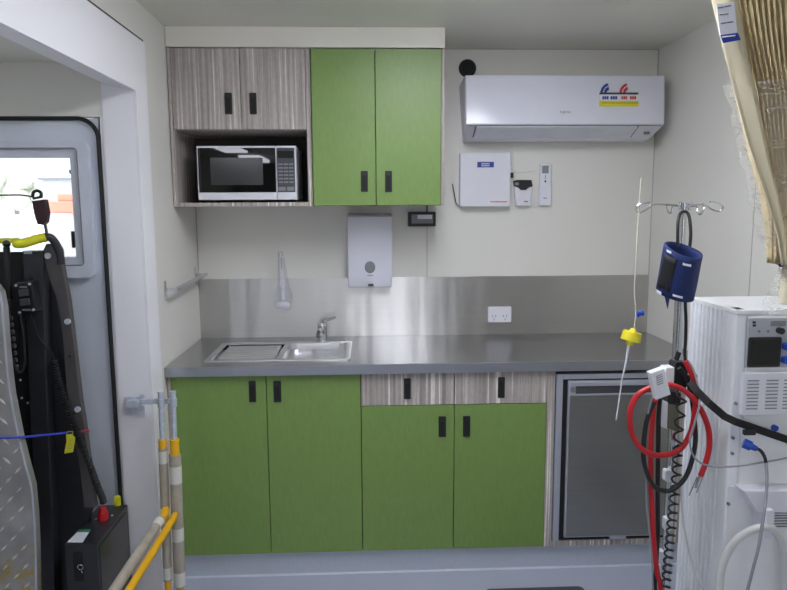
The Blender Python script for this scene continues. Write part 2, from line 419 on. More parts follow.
wg = thing('wall_cabinet', 'bright green two-door wall cabinet above the paper towel dispenser', 'cabinet', (.84, -.18, UZ0))
cb = MB().box(DM+.0005, DM+.010, UY-.001, -.002, UZ0, UZ1).box(1.1075, 1.1195, UY-.001, -.002, UZ0, UZ1).box(DM+.01, 1.1075, UY+.018, -.002, UZ0, UZ0+.014).box(DM+.01, 1.1075, UY+.018, -.002, UZ1-.014, UZ1).box(DM+.01, 1.1075, -.014, -.002, UZ0+.014, UZ1-.014)
obj('body', cb, WOOD, wg)
front('door', wg, DM+.0035, .8361, UZ0, UZ1, UY-.001, GREEN, (0.7732, 0.8026), (1.579, 1.665))
front('door', wg, .8361, 1.1075, UZ0, UZ1, UY-.001, GREEN, (0.8736, 0.9027), (1.578, 1.665))

# ------------------------------------------------------------------ microwave
MY = -.335
mx0, mx1 = 0.097, 0.505
mz0, mz1 = 1.549, 1.77
mw = thing('microwave_oven', 'white microwave with black glass door in the open wood niche', 'microwave', ((mx0+mx1)/2, -.19, mz0))
obj('body', MB().box(mx0, mx1, MY+.012, -.06, mz0, mz1, bev=.004), WHITEP, mw)
dx1 = 0.423; gz0, gz1 = 1.58, 1.764
dr = obj('door', MB().box(mx0, dx1-.001, MY, MY+.012, mz0, mz1, bev=.002), WHITEP, mw)
obj('door_glass', MB().box(mx0+.005, dx1-.003, MY-.0025, MY, gz0, gz1-.002, bev=.001), GLASSB, dr)
obj('viewing_window', MB().rplate(0.1515, 0.3672, 1.61, 1.722, MY-.0031, MY-.0024, .004), WINDOWG, dr)
cp = obj('control_panel', MB().box(dx1+.001, mx1, MY, MY+.012, mz0, mz1, bev=.002), WHITEP, mw)
obj('panel_face', MB().box(dx1+.003, mx1-.006, MY-.002, MY, gz0, gz1-.002, bev=.001), GREYD, cp, label='dark control face with buttons')
cx0, cx1 = dx1+.006, mx1-.010; ch = gz1-gz0
obj('display', MB().box(cx0, cx1, MY-.0028, MY-.002, gz1-ch*.24, gz1-ch*.08), GLASSB, cp)
bt = MB()
for r in range(6):
    for c in range(3):
        w = (cx1-cx0)/3
        bt.box(cx0+c*w+.002, cx0+(c+1)*w-.002, MY-.003, MY-.002, gz1-ch*(.36+r*.08)-.006, gz1-ch*(.36+r*.08))
obj('buttons', bt, GREYP, cp)
bt = MB().rplate(cx0, (cx0+cx1)/2-.003, gz0+.006, gz0+.022, MY-.005, MY-.002, .003).rplate((cx0+cx1)/2+.003, cx1, gz0+.006, gz0+.022, MY-.005, MY-.002, .003)
obj('start_buttons', bt, GREYP, cp)
for fx in (mx0+.03, mx1-.03): obj('foot', MB().cyl((fx, MY+.04, UZ0+.016), (fx, MY+.04, mz0+.001), .010), BLACK, mw)
for fx in (mx0+.03, mx1-.03): obj('foot', MB().cyl((fx, -.1, UZ0+.016), (fx, -.1, mz0+.001), .010), BLACK, mw)
obj('cord', MB().tube(smooth([(mx1-.02, -.058, mz0+.05), (mx1+.02, -.05, mz0+.03), (mx1+.028, -.06, mz0+.006), (mx1+.02, -.04, mz0+.001)]), .003, 8), BLACK, mw, True)

# ------------------------------------------------------------------ base cabinets
FY = -.58; BZ0 = .108; BZ1 = .8612; J1, J2, J3, J4 = .390, .7645, 1.140, 1.5166
def carcass(x0, x1, m=CARC):
    return MB().box(x0, x0+.014, FY+.017, -.003, BZ0, BZ1).box(x1-.014, x1, FY+.017, -.003, BZ0, BZ1).box(x0+.014, x1-.014, FY+.017, -.003, BZ0, BZ0+.014).box(x0+.014, x1-.014, FY+.03, FY+.10, BZ1-.014, BZ1).box(x0+.014, x1-.014, -.014, -.003, BZ0+.014, BZ1)
sb = thing('base_cabinet', 'green two-door base cabinet under the stainless sink', 'cabinet', (.38, -.29, BZ0))
obj('body', carcass(.005, J2-.0005), CARC, sb)
obj('end_panel', MB().box(.002, .016, FY, FY+.016, BZ0, BZ1), WOOD, sb)
front('door', sb, .017, J1, BZ0, BZ1, FY, GREENL, (0.3214, 0.3489), (0.7508, 0.8377))
front('door', sb, J1, J2, BZ0, BZ1, FY, GREENL, (0.4186, 0.4486), (0.749, 0.836))
db = thing('base_cabinet', 'base cabinet with two woodgrain drawers above two green doors', 'cabinet', (1.14, -.29, BZ0))
obj('body', carcass(J2+.0005, J4-.0005), CARC, db)
DZ1 = .7255
front('drawer', db, J2, J3, DZ1, BZ1, FY, WOOD, (0.9366, 0.9646), (0.7521, 0.8377))
front('drawer', db, J3, J4, DZ1, BZ1, FY, WOOD, (1.316, 1.344), (0.7503, 0.8364))
front('door', db, J2, J3, BZ0, DZ1, FY, GREENL, (1.077, 1.107), (0.5918, 0.6781))
front('door', db, J3, J4, BZ0, DZ1, FY, GREENL, (1.176, 1.205), (0.5915, 0.6771))
fx0, fx1 = 1.553, 2.06
fc = thing('fridge_cabinet', 'woodgrain surround cabinet housing the small steel fridge', 'cabinet', (1.84, -.29, BZ0))
obj('body', MB().box(J4+.0005, fx0-.004, FY, -.003, BZ0, BZ1).box(fx1+.004, W-.003, FY, -.003, BZ0, BZ1).box(fx0-.004, fx1+.004, FY, -.003, BZ0, BZ0+.024).box(fx0-.004, fx1+.004, FY, FY+.08, BZ1-.006, BZ1), WOOD, fc)
obj('base', MB().box(.005, W-.004, -.538, -.1, .0, BZ0-.001), KICK, fc) if False else None

# ------------------------------------------------------------------ fridge
fz0, fz1 = .1335, .846
fg = thing('fridge', 'small stainless steel bar fridge built in under the right worktop end', 'fridge', (1.80, -.3, fz0))
obj('body', MB().box(fx0+.01, fx1-.01, FY+.03, -.06, fz0+.002, fz1-.004), GREYD, fg)
b = MB(); FRM = .026
b.box(fx0, fx0+FRM, FY-.008, FY+.03, fz0, fz1, bev=.002).box(fx1-FRM, fx1, FY-.008, FY+.03, fz0, fz1, bev=.002).box(fx0+FRM, fx1-FRM, FY-.008, FY+.03, fz1-.022, fz1, bev=.002)
obj('outer_frame', b, ALU, fg)
obj('gasket', MB().box(fx0+FRM, fx1-FRM, FY+.004, FY+.03, fz0, fz1-.022), RUBBER, fg)
dx0, dx_1, dz0, dz1 = 1.6, fx1-.034, 0.15, 0.8179
fd = obj('door', MB().box(dx0, dx_1, FY-.012, FY+.004, dz0, dz1, bev=.003), ALU, fg, label='grey framed door with steel skin')
obj('door_skin', MB().box(dx0+.006, dx_1-.006, FY-.0145, FY-.011, dz0+.006, dz1-.062, bev=.001), FRIDGEM, fd)
obj('handle_rail', MB().box(dx0+.006, dx_1-.006, FY-.020, FY-.011, dz1-.020, dz1-.005, bev=.002).box(dx0+.006, dx_1-.006, FY-.018, FY-.011, dz1-.060, dz1-.054, bev=.001), ALU, fd)
obj('handle_recess', MB().box(dx0+.03, dx_1-.03, FY-.0135, FY-.011, dz1-.052, dz1-.022), GREYD, fd)
obj('badge', MB().rplate(dx0+.008, dx0+.03, dz1-.046, dz1-.026, FY-.0150, FY-.013, .008), GREYP, fd)
obj('latch', MB().box(1.794, 1.862, FY-.012, FY+.004, dz0-.012, dz0+.002, bev=.002), ALU, fg)

# ------------------------------------------------------------------ worktop, splashback, sink, tap
ct = MB()
SX0, SX1, SY0, SY1 = .1335, .7225, -.520, -.152
ix0, ix1, iy0, iy1 = SX0+.02, SX1-.02, SY0+.02, SY1-.02
for q in ((0.002, ix0, -.6, -.004), (ix1, W-.002, -.6, -.004), (ix0, ix1, -.6, iy0), (ix0, ix1, iy1, -.004)):
    ct.box(q[0], q[1], q[2], q[3], .8622, .9)
tag(obj('worktop', ct, STEELT), 'long brushed stainless steel worktop running wall to wall', 'worktop')
wk = bpy.data.objects['worktop']
obj('front_edge', MB().box(.002, W-.002, -.603, -.5985, .862, .9015, bev=.0015), mat('steel_edge', (190, 192, 198), .3, 1, aniso=.5, tangent=(1, 0, 0)), wk)
tag(obj('splashback', MB().box(.002, W-.002, -.004, -.0005, .9, 1.183), STEEL), 'brushed stainless steel splashback sheet on the wall behind the worktop', 'splashback')
sk = thing('sink', 'inset stainless steel sink with drainer grooves on its left half', 'sink', (.43, -.33, .9))
def basin(mb, x0, x1, y0, y1, zt, zb, rt, rb, inset, n=6):
    def rp(x0, x1, y0, y1, r, z):
        o = []
        for cx, cy, a in ((x1-r, y1-r, 0), (x0+r, y1-r, 90), (x0+r, y0+r, 180), (x1-r, y0+r, 270)):
            for k in range(n):
                t = math.radians(a+90*k/(n-1)); o.append((cx+r*math.cos(t), cy+r*math.sin(t), z))
        return o
    R = [rp(x0, x1, y0, y1, rt, zt), rp(x0+inset*.5, x1-inset*.5, y0+inset*.5, y1-inset*.5, rt, zt-(zt-zb)*.8), rp(x0+inset+rb, x1-inset-rb, y0+inset+rb, y1-inset-rb, rt*.8, zb)]
    vs = [[mb.bm.verts.new(p) for p in r] for r in R]; N = len(vs[0])
    for i in range(2):
        for k in range(N): mb.bm.faces.new((vs[i][k], vs[i][(k+1) % N], vs[i+1][(k+1) % N], vs[i+1][k]))
    mb.bm.faces.new(vs[2]); return mb
SDX = 0.4299
rim = MB()
rim.rplate(SX0, SX1, SY1-.030, SY1, .8995, .906, .014, 'z', bev=.002)
rim.rplate(SX0, SX1, SY0, SY0+.026, .8995, .906, .012, 'z', bev=.002)
rim.rplate(SX0, SX0+.026, SY0, SY1, .8995, .9055, .012, 'z', bev=.002)
rim.rplate(SX1-.026, SX1, SY0, SY1, .8995, .9055, .012, 'z', bev=.002)
rim.box(SDX-.010, SDX+.014, SY0+.02, SY1-.02, .893, .9045, bev=.002)
obj('rim', rim, SINKM, sk, True)
obj('bowl', basin(MB(), SDX+.012, SX1-.024, SY0+.024, SY1-.028, .9045, .868, .035, .02, .006), SINKM, sk, True)
obj('drainer', MB().box(SX0+.024, SDX-.008, SY0+.022, SY1-.028, .872, .878), SINKM, sk)
dr_ = MB()
for k in range(7):
    y = SY0+.052+k*.0435; dr_.tube([(SX0+.040, y, .893), (SDX-.022, y, .893)], .0095, 10)
obj('drainer_ribs', dr_, SINKM, sk, True)
obj('waste', MB().cyl((.62, -.33, .868), (.62, -.33, .870), .04), CHROME, sk, True)
tx, ty = 0.5875, -.13
tp = thing('mixer_tap', 'chrome single-lever mixer tap standing behind the sink bowl', 'tap', (tx, ty, .9))
obj('body', MB().cyl((tx, ty, .9), (tx, ty, .908), .028).cyl((tx, ty, .905), (tx, ty, .975), .0215).cyl((tx, ty, .975), (tx, ty, .99), .0235, .020), CHROME, tp, True)
obj('spout', MB().tube(smooth([(tx, ty-.015, .94), (tx-.004, ty-.06, .965), (tx-.008, ty-.11, .968), (tx-.010, ty-.135, .952)]), .011, 12), CHROME, tp, True)
obj('lever', MB().tube(smooth([(tx, ty, .992), (tx+.02, ty-.015, 1.003), (tx+.062, ty-.03, 1.018)]), .006, 10), CHROME, tp, True)

# ------------------------------------------------------------------ things on the back wall
ps = thing('power_outlet', 'white double power outlet plate on the steel splashback', 'outlet', (1.433, -.004, .9975))
gx0, gx1, gz0_, gz1_ = 1.3766, 1.4896, .9597, 1.0352
obj('plate', MB().rplate(gx0, gx1, gz0_, gz1_, -.014, -.0045, .003, bev=.002), WHITEP, ps)
for cx in (gx0+.03, gx1-.03): obj('switch', MB().rplate(cx-.006, cx+.006, gz1_-.022, gz1_-.010, -.018, -.0135, .002), WHITEP, ps)
for cx in (gx0+.03, gx1-.03):
    sl_ = MB().box(cx-.009, cx-.006, -.0146, -.0139, gz0_+.026, gz0_+.036).box(cx+.006, cx+.009, -.0146, -.0139, gz0_+.026, gz0_+.036).box(cx-.0015, cx+.0015, -.0146, -.0139, gz0_+.010, gz0_+.020)
    obj('socket', sl_, GREYP, ps)

pdx0, pdx1, pdz0, pdz1 = .706, .914, 1.143, 1.487
pt = thing('towel_dispenser', 'white paper towel dispenser with grey oval window, under green cabinet', 'dispenser', (.81, 0, pdz0))
b = MB().prism([(-.001, pdz0+.0), (-.001, pdz1), (-.070, pdz1-.002), (-.092, pdz1-.016), (-.100, pdz1-.05), (-.096, pdz0+.06), (-.070, pdz0+.004), (-.06, pdz0)], pdx0, pdx1, 'x', bev=.006)
for v in b.bm.verts:
    t = (pdz1-v.co.z)/(pdz1-pdz0); c = (pdx0+pdx1)/2; v.co.x = c+(v.co.x-c)*(1-.03*t)
obj('body', b, WHITEG, pt, True)
wx, wz = 0.8094, 1.242
e = MB().ball((wx, -.0955, wz), .0265, (1, .12, 1.15), 24); obj('window', e, GREYP, pt, True, label='grey oval viewing window')
obj('slot', MB().box(.80, .825, -.088, -.07, pdz0+.008, pdz0+.018), GREYD, pt)
obj('lettering', MB().box(wx-.012, wx+.014, -.0985, -.096, wz-.040, wz-.037), PRINT, pt)

q0, q1 = (0.9908, -0.02, 1.492), (1.121, -0.02, 1.424)
dm = thing('digital_display', 'small black box display hanging under the green cabinet edge', 'display', (q0[0]+.06, 0, q1[2]))
obj('case', MB().rplate(q0[0], q1[0], q1[2], q0[2], -.028, -.001, .004, bev=.002), BLACK, dm)
obj('screen', MB().box(1.007, 1.108, -.0295, -.0275, 1.438, 1.48), GREYP, dm)
obj('readout', MB().box(1.035, 1.103, -.0300, -.0290, 1.459, 1.478), WHITEP, dm)
obj('cable', MB().tube([(1.081, -.012, q0[2]-.004), (1.081, -.010, UZ0-.0005)], .003, 8), BLACK, dm)

# brush in clear sleeve
bx = 0.3897
br = thing('scrub_brush', 'white long-handled brush hanging in a clear sleeve above the sink', 'brush', (bx, -.005, 1.034))
hp = [(0.3892, -0.02, 1.304), (0.3904, -0.02, 1.248), (0.3941, -0.02, 1.177), (0.3963, -0.02, 1.081)]
obj('handle', MB().tube(smooth(hp), .009, 10, rf=lambda t: .45+.8*t), WHITEP, br, True)
obj('handle_print', MB().tube([(p[0]+.001, p[1]-.0062, p[2]) for p in [(0.3918, -0.02, 1.281), (0.3937, -0.02, 1.229)]], .0018, 6), GREYP, br)
c1 = (0.3968, -0.03, 1.057); obj('brush_head', MB().ball(tuple(c1), .036, (1, .45, .55), 20), WHITEP, br, True)
c2 = (0.397, -0.032, 1.159); obj('handle_pad', MB().ball(tuple(c2), .0165, (.85, .4, 1.9), 16), WHITEG, br, True)
ob = [(0.3837, -0.02, 1.309), (0.4024, -0.02, 1.309), (0.4264, -0.02, 1.153), (0.4415, -0.02, 1.1), (0.4329, -0.02, 1.038), (0.3948, -0.02, 1.026), (0.3554, -0.02, 1.053), (0.356, -0.02, 1.106), (0.3788, -0.02, 1.201)]
obj('clear_sleeve', MB().prism([(p[0], p[2]) for p in ob], -.055, -.006, 'y', bev=.004), CLEARB, br, True)
obj('hook', MB().cyl((bx, -.001, hp[0][2]), (bx, -.024, hp[0][2]), .004), CHROME, br)

# air conditioner
ac = thing('air_conditioner', 'white split system air conditioner mounted high on the back wall', 'air conditioner', (1.67, 0, 1.81))
ax0, ax1 = 1.230, 2.108
prof = [(-.001, 2.068), (-.16, 2.084), (-.196, 2.080), (-.205, 2.066), (-.218, 1.868), (-.205, 1.862), (-.118, 1.822), (-.06, 1.810), (-.001, 1.814)]
b = MB().prism(prof, ax0, ax1, 'x', bev=.004)
for v in b.bm.verts:   # lower right and left corners draw in
    t = max(0, (1.866-v.co.z)/.06)
    if t > 0: v.co.x += (-1 if v.co.x > 1.6 else 1)*t*.022
obj('body', b, WHITEG, ac, True)
obj('front_panel', MB().prism([(-.2015, 2.078), (-.2065, 2.066), (-.2235, 1.872), (-.2195, 1.868), (-.2, 1.9)], ax0+.002, ax1-.002, 'x', bev=.0015), WHITEG, ac, True)
flx0, flx1 = 1.279, 1.991
def acf(y0z, y1z): return y0z
fl = MB()
n0, n1 = (-.2125, 1.8635), (-.128, 1.8262)
off = (-.004, -.006)
fl.prism([(n0[0], n0[1]), (n1[0], n1[1]), (n1[0]+off[0], n1[1]+off[1]), (n0[0]+off[0], n0[1]+off[1])], flx0, flx1, 'x', bev=.001)
obj('air_flap', fl, GREYL, ac)
obj('panel_gap', MB().box(ax0+.012, ax1-.012, -.2185, -.21, 1.8640, 1.8680), GREYP, ac)
gp = MB()
for gx in (flx0-.004, flx1+.002): gp.prism([(n0[0]-.001, n0[1]+.002), (n1[0], n1[1]+.001), (n1[0]-.003, n1[1]-.004), (n0[0]-.004, n0[1]-.003)], gx, gx+.003, 'x')
obj('flap_gap', gp, GREYD, ac)
lg = (1.666, -0.2225, 1.921); text('logo_lettering', 'FUJITSU', .014, (lg[0], -.2215, lg[2]), GREYP, ac)
obj('indicator', MB().box(2.04, 2.063, -.176, -.165, 1.831, 1.842), PRINT, ac)
# energy sticker
def fy(z): return -.2065-(2.066-z)/(.194)*.017
def onac(px, py): 
    return None
st = obj('energy_sticker', MB().prism([(0, 0), (0, 0), (0, 0)], 0, 1, 'x') if False else MB().box(1.817, 1.989, -.2195, -.2150, 1.946, 1.97), YBAND, ac, label='energy rating sticker, blue and red dials over a yellow band')
ys = -.2175
def sbox(px0, px1, py0, py1): return (px0, px1, py0, py1)
S = lambda a, b: None
def rect(pa, pb, m, nm, t=0.0):
    (x0, _, z1), (x1, _, z0) = pa, pb
    return obj(nm, MB().box(x0, x1, -.2205-t, -.2110, z0, z1), m, st)
rect((1.817, -0.2155, 1.996), (1.99, -0.2155, 1.97), WHITEP, 'sticker_ground', -.0012)
rect((1.817, -0.2155, 2.005), (1.987, -0.2155, 1.998), GREYD, 'sticker_line', -.0012)
# arched gauges with star dots
def arch(px, m, nm):
    c = px; b = MB(); o = []; i_ = []
    for k in range(9):
        t = math.radians(180-75*k/8)
        o.append((c[0]+.042+.040*math.cos(t)*1.0, c[2]-.001+.042*math.sin(t))); i_.append((c[0]+.042+.014*math.cos(t), c[2]-.001+.014*math.sin(t)))
    b.prism(o+i_[::-1], -.2165, -.2085, 'y'); a = obj(nm, b, m, st)
    d_ = MB()
    for k in (1, 3, 5, 7):
        t = math.radians(180-75*k/8); d_.cyl((c[0]+.042+.028*math.cos(t), -.2171, c[2]+.028*math.sin(t)), (c[0]+.042+.028*math.cos(t), -.2160, c[2]+.028*math.sin(t)), .0035, n=8)
    obj('rating_dots', d_, WHITEP, a)
arch((1.819, -0.2155, 2.005), BLUEL, 'blue_dial'); arch((1.903, -0.2155, 2.005), REDL, 'red_dial')
for i, (a, bb, m) in enumerate(((602, 608, BLUEL), (610, 617, BLUEL), (621, 627, REDL), (629.5, 636, REDL))):
    pass
def dig(x0, x1, z0, z1, m):
    b = MB(); w = (x1-x0)/3
    for k in range(3):
        b.box(x0+k*w+.001, x0+(k+1)*w-.001, -.2204, -.219, z0, z1)
    obj('rating_figures', b, m, st)
dig(1.827, 1.856, 1.976, 1.989, BLUEL)
dig(1.863, 1.894, 1.976, 1.989, BLUEL)
dig(1.911, 1.938, 1.976, 1.989, REDL)
dig(1.949, 1.978, 1.976, 1.989, REDL)
b = MB(); xx = 1.829; rr = random.Random(2)
while xx < 1.98:
    w = rr.uniform(.003, .009); b.box(xx, xx+w, -.2200, -.219, 1.958, 1.964); xx += w+.003
obj('small_print', b, mat('small_print_olive', (170, 158, 40), .6), st)

# black cable outlet above the air conditioner
vc = (1.268, -0.01, 2.147)
vh = thing('cable_outlet', 'round black cable hole ring at the air conditioner top corner', 'cable outlet', (vc[0], 0, vc[2]))
b = MB(); R = .040
b.tube([(vc[0]+(R-.006)*math.cos(2*PI*k/32), -.006, vc[2]+(R-.006)*math.sin(2*PI*k/32)) for k in range(32)], .007, 8, closed=True)
obj('ring', b, BLACK, vh, True)
obj('bore', MB().cyl((vc[0], -.001, vc[2]), (vc[0], -.004, vc[2]), R-.006, n=32), BLACKM, vh)

# white control box
k0, k1 = (1.232, -0.05, 1.761), (1.465, -0.05, 1.517)
cbx = thing('control_box', 'square white wall box with a blue label below the air conditioner', 'control box', ((k0[0]+k1[0])/2, 0, k1[2]))
obj('case', MB().box(k0[0], k1[0], -.05, -.001, k1[2], k0[2], bev=.003), WHITEP, cbx)
obj('lid', MB().box(k0[0]-.001, k1[0]+.001, -.054, -.046, k1[2]-.001, k0[2]+.001, bev=.002), WHITEP, cbx)
l0, l1 = (1.31, -0.055, 1.72), (1.387, -0.055, 1.695)
lb = obj('blue_label', MB().box(l0[0], l1[0], -.0550, -.0535, l1[2], l0[2]), BLUEL, cbx, label='blue label with white print')
b = MB(); mzl = (l0[2]+l1[2])/2; mxl = (l0[0]+l1[0])/2
for dz in (.004, -.005):
    xx = mxl-.019
    while xx < mxl+.017: b.box(xx, xx+.004, -.0554, -.0549, mzl+dz-.0025, mzl+dz+.0025); xx += .0055
obj('label_print', b, WHITEP, lb)
b = MB(); xx = 1.374; zz = 1.537
while xx < 1.451: b.box(xx, xx+.0035, -.0547, -.0538, zz-.003, zz+.003); xx += .0052
obj('red_print', b, REDL, cbx, label='line of small red print')
obj('aerial', MB().tube(smooth([(1.2, -0.02, 1.621), (1.207, -0.02, 1.584), (1.218, -0.02, 1.532), (1.234, -0.02, 1.518), (1.246, -0.02, 1.516)]), .0022, 8), BLACK, cbx, True)
obj('plug', MB().rplate(1.47, 1.484, 1.647, 1.672, -.036, -.022, .003), BLACK, cbx)
obj('wire', MB().tube(smooth([(1.474, -0.012, 1.703), (1.492, -0.008, 1.685), (1.521, -0.005, 1.676), (1.569, -0.004, 1.678), (1.597, -0.004, 1.685)]), .0012, 6), OFFW, cbx, True)

# tapered sensor unit
s0, s1, s2, s3 = [(1.488, -0.03, 1.629), (1.575, -0.03, 1.628), (1.568, -0.03, 1.518), (1.5, -0.03, 1.518)]
sn = thing('wall_dispenser', 'tapered white wall unit with a black top band, between box and remote', 'dispenser', ((s0[0]+s1[0])/2, 0, s3[2]))
obj('body', MB().prism([(s0[0], s0[2]), (s1[0], s1[2]), (s2[0], s2[2]), (s3[0], s3[2])], -.035, -.001, 'y', bev=.004), WHITEP, sn)
tb_ = [(1.483, -0.042, 1.633), (1.499, -0.042, 1.638), (1.568, -0.042, 1.637), (1.574, -0.042, 1.608), (1.554, -0.042, 1.602), (1.543, -0.042, 1.591), (1.519, -0.042, 1.591), (1.507, -0.042, 1.602), (1.487, -0.042, 1.61)]
obj('top_band', MB().prism([(t[0], t[2]) for t in tb_], -.042, -.028, 'y', bev=.0015), BLACK, sn)
obj('silver_tab', MB().box(1.489, 1.508, -.0432, -.041, 1.613, 1.626), GREYP, sn)
obj('small_mark', MB().box(1.536, 1.555, -.0356, -.0345, 1.535, 1.54), PRINT, sn)

# remote
r0, r1 = (1.611, -0.02, 1.714), (1.667, -0.02, 1.519)
rm = thing('remote_control', 'white remote control with grey screen in a wall holder', 'remote', ((r0[0]+r1[0])/2, 0, r1[2]))
obj('body', MB().rplate(r0[0]+.003, r1[0]-.003, r1[2]+.004, r0[2], -.024, -.004, .005, bev=.002), WHITEP, rm)
obj('screen', MB().box(1.621, 1.652, -.0252, -.0236, 1.668, 1.704), SCREEN, rm)
obj('buttons', MB().rplate(1.634, 1.641, 1.626, 1.636, -.0262, -.0236, .002).box(1.636, 1.638, -.0255, -.0236, 1.642, 1.66), GREYD, rm)
obj('holder', MB().rplate(r0[0], r1[0], r1[2], 1.609, -.029, -.001, .004, bev=.002), WHITEP, rm)
obj('small_mark', MB().box(1.629, 1.644, -.0296, -.0285, 1.551, 1.555), PRINT, rm)

# towel rail on the left wall
tr = thing('towel_rail', 'chrome towel rail on the left wall above the worktop', 'towel rail', (0, -.30, 1.2))
for y, z in ((-.5416, 1.2), (-.0606, 1.2095)):
    m_ = obj('mount', MB().rplate(y-.010, y+.010, z-.045, z+.035, .0005, .005, .009, 'x').cyl((.004, y, z), (.045, y, z), .0055).ball((.047, y, z), .009), CHROME, tr, True)
obj('bar', MB().tube([(.047, -.56, 1.2), (.047, -.045, 1.21)], 0.0088, 14), CHROME, tr, True)

# ------------------------------------------------------------------ IV pole
PXo, PYo = 1.6505, -1.40
iv = thing('drip_stand', 'chrome drip stand with wire hooks standing before the fridge', 'drip stand', (PXo, PYo, 0))
obj('lower_tube', MB().cyl((PXo, PYo, .06), (PXo, PYo, 1.29), .0125), CHROME, iv, True)
obj('upper_tube', MB().cyl((PXo, PYo, 1.2), (PXo, PYo, 1.516), .0078), CHROME, iv, True)
obj('collar', MB().cyl((PXo, PYo, 1.275), (PXo, PYo, 1.30), .0155), GREYP, iv, True)
zt = 1.516
for pts in ([(681, 205.5, -1.4), (665, 204.4, -1.4), (653, 204.6, -1.4), (648, 208.6, -1.4), (640, 212.6, -1.405), (636, 209, -1.41), (640, 204, -1.415), (650, 202.2, -1.42)],
            [(687, 205, -1.4), (697, 204.8, -1.4), (706, 205.4, -1.4), (712, 209.6, -1.4), (720, 211.4, -1.405), (722.8, 206.5, -1.41), (718, 203.6, -1.415), (709.6, 202, -1.42)]):
    pass
hookL = smooth([(1.647, -1.4, 1.517), (1.597, -1.4, 1.52), (1.565, -1.4, 1.52), (1.551, -1.4, 1.51), (1.528, -1.405, 1.499), (1.514, -1.41, 1.509), (1.523, -1.415, 1.522), (1.548, -1.42, 1.526)])
hookR = smooth([(1.653, -1.4, 1.518), (1.686, -1.4, 1.519), (1.71, -1.4, 1.517), (1.728, -1.4, 1.506), (1.747, -1.405, 1.501), (1.752, -1.41, 1.514), (1.735, -1.415, 1.522), (1.71, -1.42, 1.526)])
obj('hook', MB().tube(hookL, .0024, 8), CHROME, iv, True); obj('hook', MB().tube(hookR, .0024, 8), CHROME, iv, True)
for sgn in (-1, 1):
    pts = smooth([(PXo, PYo, zt-.002), (PXo+sgn*.006, PYo+sgn*.05, zt-.001), (PXo+sgn*.01, PYo+sgn*.09, zt-.001), (PXo+sgn*.014, PYo+sgn*.105, zt-.018), (PXo+sgn*.016, PYo+sgn*.125, zt-.02), (PXo+sgn*.012, PYo+sgn*.132, zt-.005), (PXo+sgn*.004, PYo+sgn*.11, zt+.006)])
    obj('hook', MB().tube(pts, .0024, 8), CHROME, iv, True)
obj('hook_hub', MB().cyl((PXo, PYo, zt-.014), (PXo, PYo, zt+.008), .011).cyl((PXo-.016, PYo-.004, zt-.010), (PXo-.012, PYo-.004, zt+.012), .003).cyl((PXo+.012, PYo-.004, zt-.012), (PXo+.018, PYo-.004, zt+.012), .003), CHROME, iv, True)
for k in range(5):
    a = 2*PI*k/5+.3
    e_ = (PXo+.25*math.cos(a), PYo+.25*math.sin(a), .055)
    lg_ = obj('leg', MB().tube([(PXo, PYo, .085), e_], .012, 10), CHROME, iv, True)
    obj('castor', MB().cyl((e_[0], e_[1]-.011, .0255), (e_[0], e_[1]+.011, .0255), .025).cyl((e_[0], e_[1], .03), (e_[0], e_[1], .06), .008), BLACK, lg_, True)
# white clips and clamps along the pole
for i, (px, py) in enumerate(((668.5, 476), (667, 523), (662.5, 557))):
    pass
obj('clip', MB().rplate(1.624, 1.646, 0.7472, 0.7797, -1.425, -1.405, .004), WHITEP, iv)
obj('clip', MB().rplate(1.63, 1.645, 0.601, 0.6371, -1.425, -1.405, .004), WHITEP, iv)
obj('clip', MB().rplate(1.618, 1.635, 0.5043, 0.5378, -1.425, -1.405, .004), WHITEP, iv)
ct_ = (1.637, -1.4, 1.048)
obj('white_clamp', MB().rplate(1.61, 1.65, 1.031, 1.076, -1.425, -1.40+.012, .005, bev=.002), OFFW, iv)
bk = MB().rplate(1.634, 1.67, 1.019, 1.092, -1.43, -1.39, .008)
bk.rplate(1.617, 1.654, 0.974, 1.008, -1.43, -1.39, .008)
c_ = (1.68, -1.43, 1.047); bk.cyl((c_[0]-.012, -1.43, c_[2]), (c_[0]+.014, -1.43, c_[2]+.006), .007)
bk.cyl(tuple((1.647, -1.42, 1.118)), tuple((1.64, -1.42, 1.096)), .007)
obj('black_clamp', bk, BLACK, iv, True)
# tilted white tag box
def quad(pts, y0, y1, bev=.003): return MB().prism([(p[0], p[2]) for p in pts], y0, y1, 'y', bev=bev)
tb = thing('call_box', 'small tilted white plastic box with printed lines clipped to the drip stand', 'call box', (1.562, -1.51, 1.01))
obj('case', quad([(1.521, -1.53, 1.088), (1.558, -1.53, 1.101), (1.579, -1.53, 1.03), (1.541, -1.53, 1.016)], -1.53, -1.505), WHITEP, tb)
b = MB()
for t in (0, 1, 2, 3, 4):
    a_, c_ = [(1.536, -1.531, 1.079), (1.552, -1.531, 1.085)], 0
    p, q = Vector(a_[0]), Vector(a_[1]); dn = Vector((.0011, 0, -.0056))*t
    b.tube([p+dn, q+dn], .0009, 4)
obj('print_lines', b, PRINT, tb)
ob_ = thing('adapter_box', 'olive grey adapter with a white edge hung among the hoses', 'adapter', (1.627, -1.42, 0.8906))
obj('case', quad([(1.62, -1.42, 0.977), (1.651, -1.42, 0.965), (1.657, -1.42, 0.89), (1.622, -1.42, 0.9052)], -1.43, -1.415), OLIVE, ob_)
obj('white_edge', quad([(1.603, -1.42, 0.983), (1.619, -1.42, 0.9785), (1.62, -1.42, 0.9023), (1.605, -1.42, 0.9084)], -1.43, -1.415, .001), WHITEP, ob_)

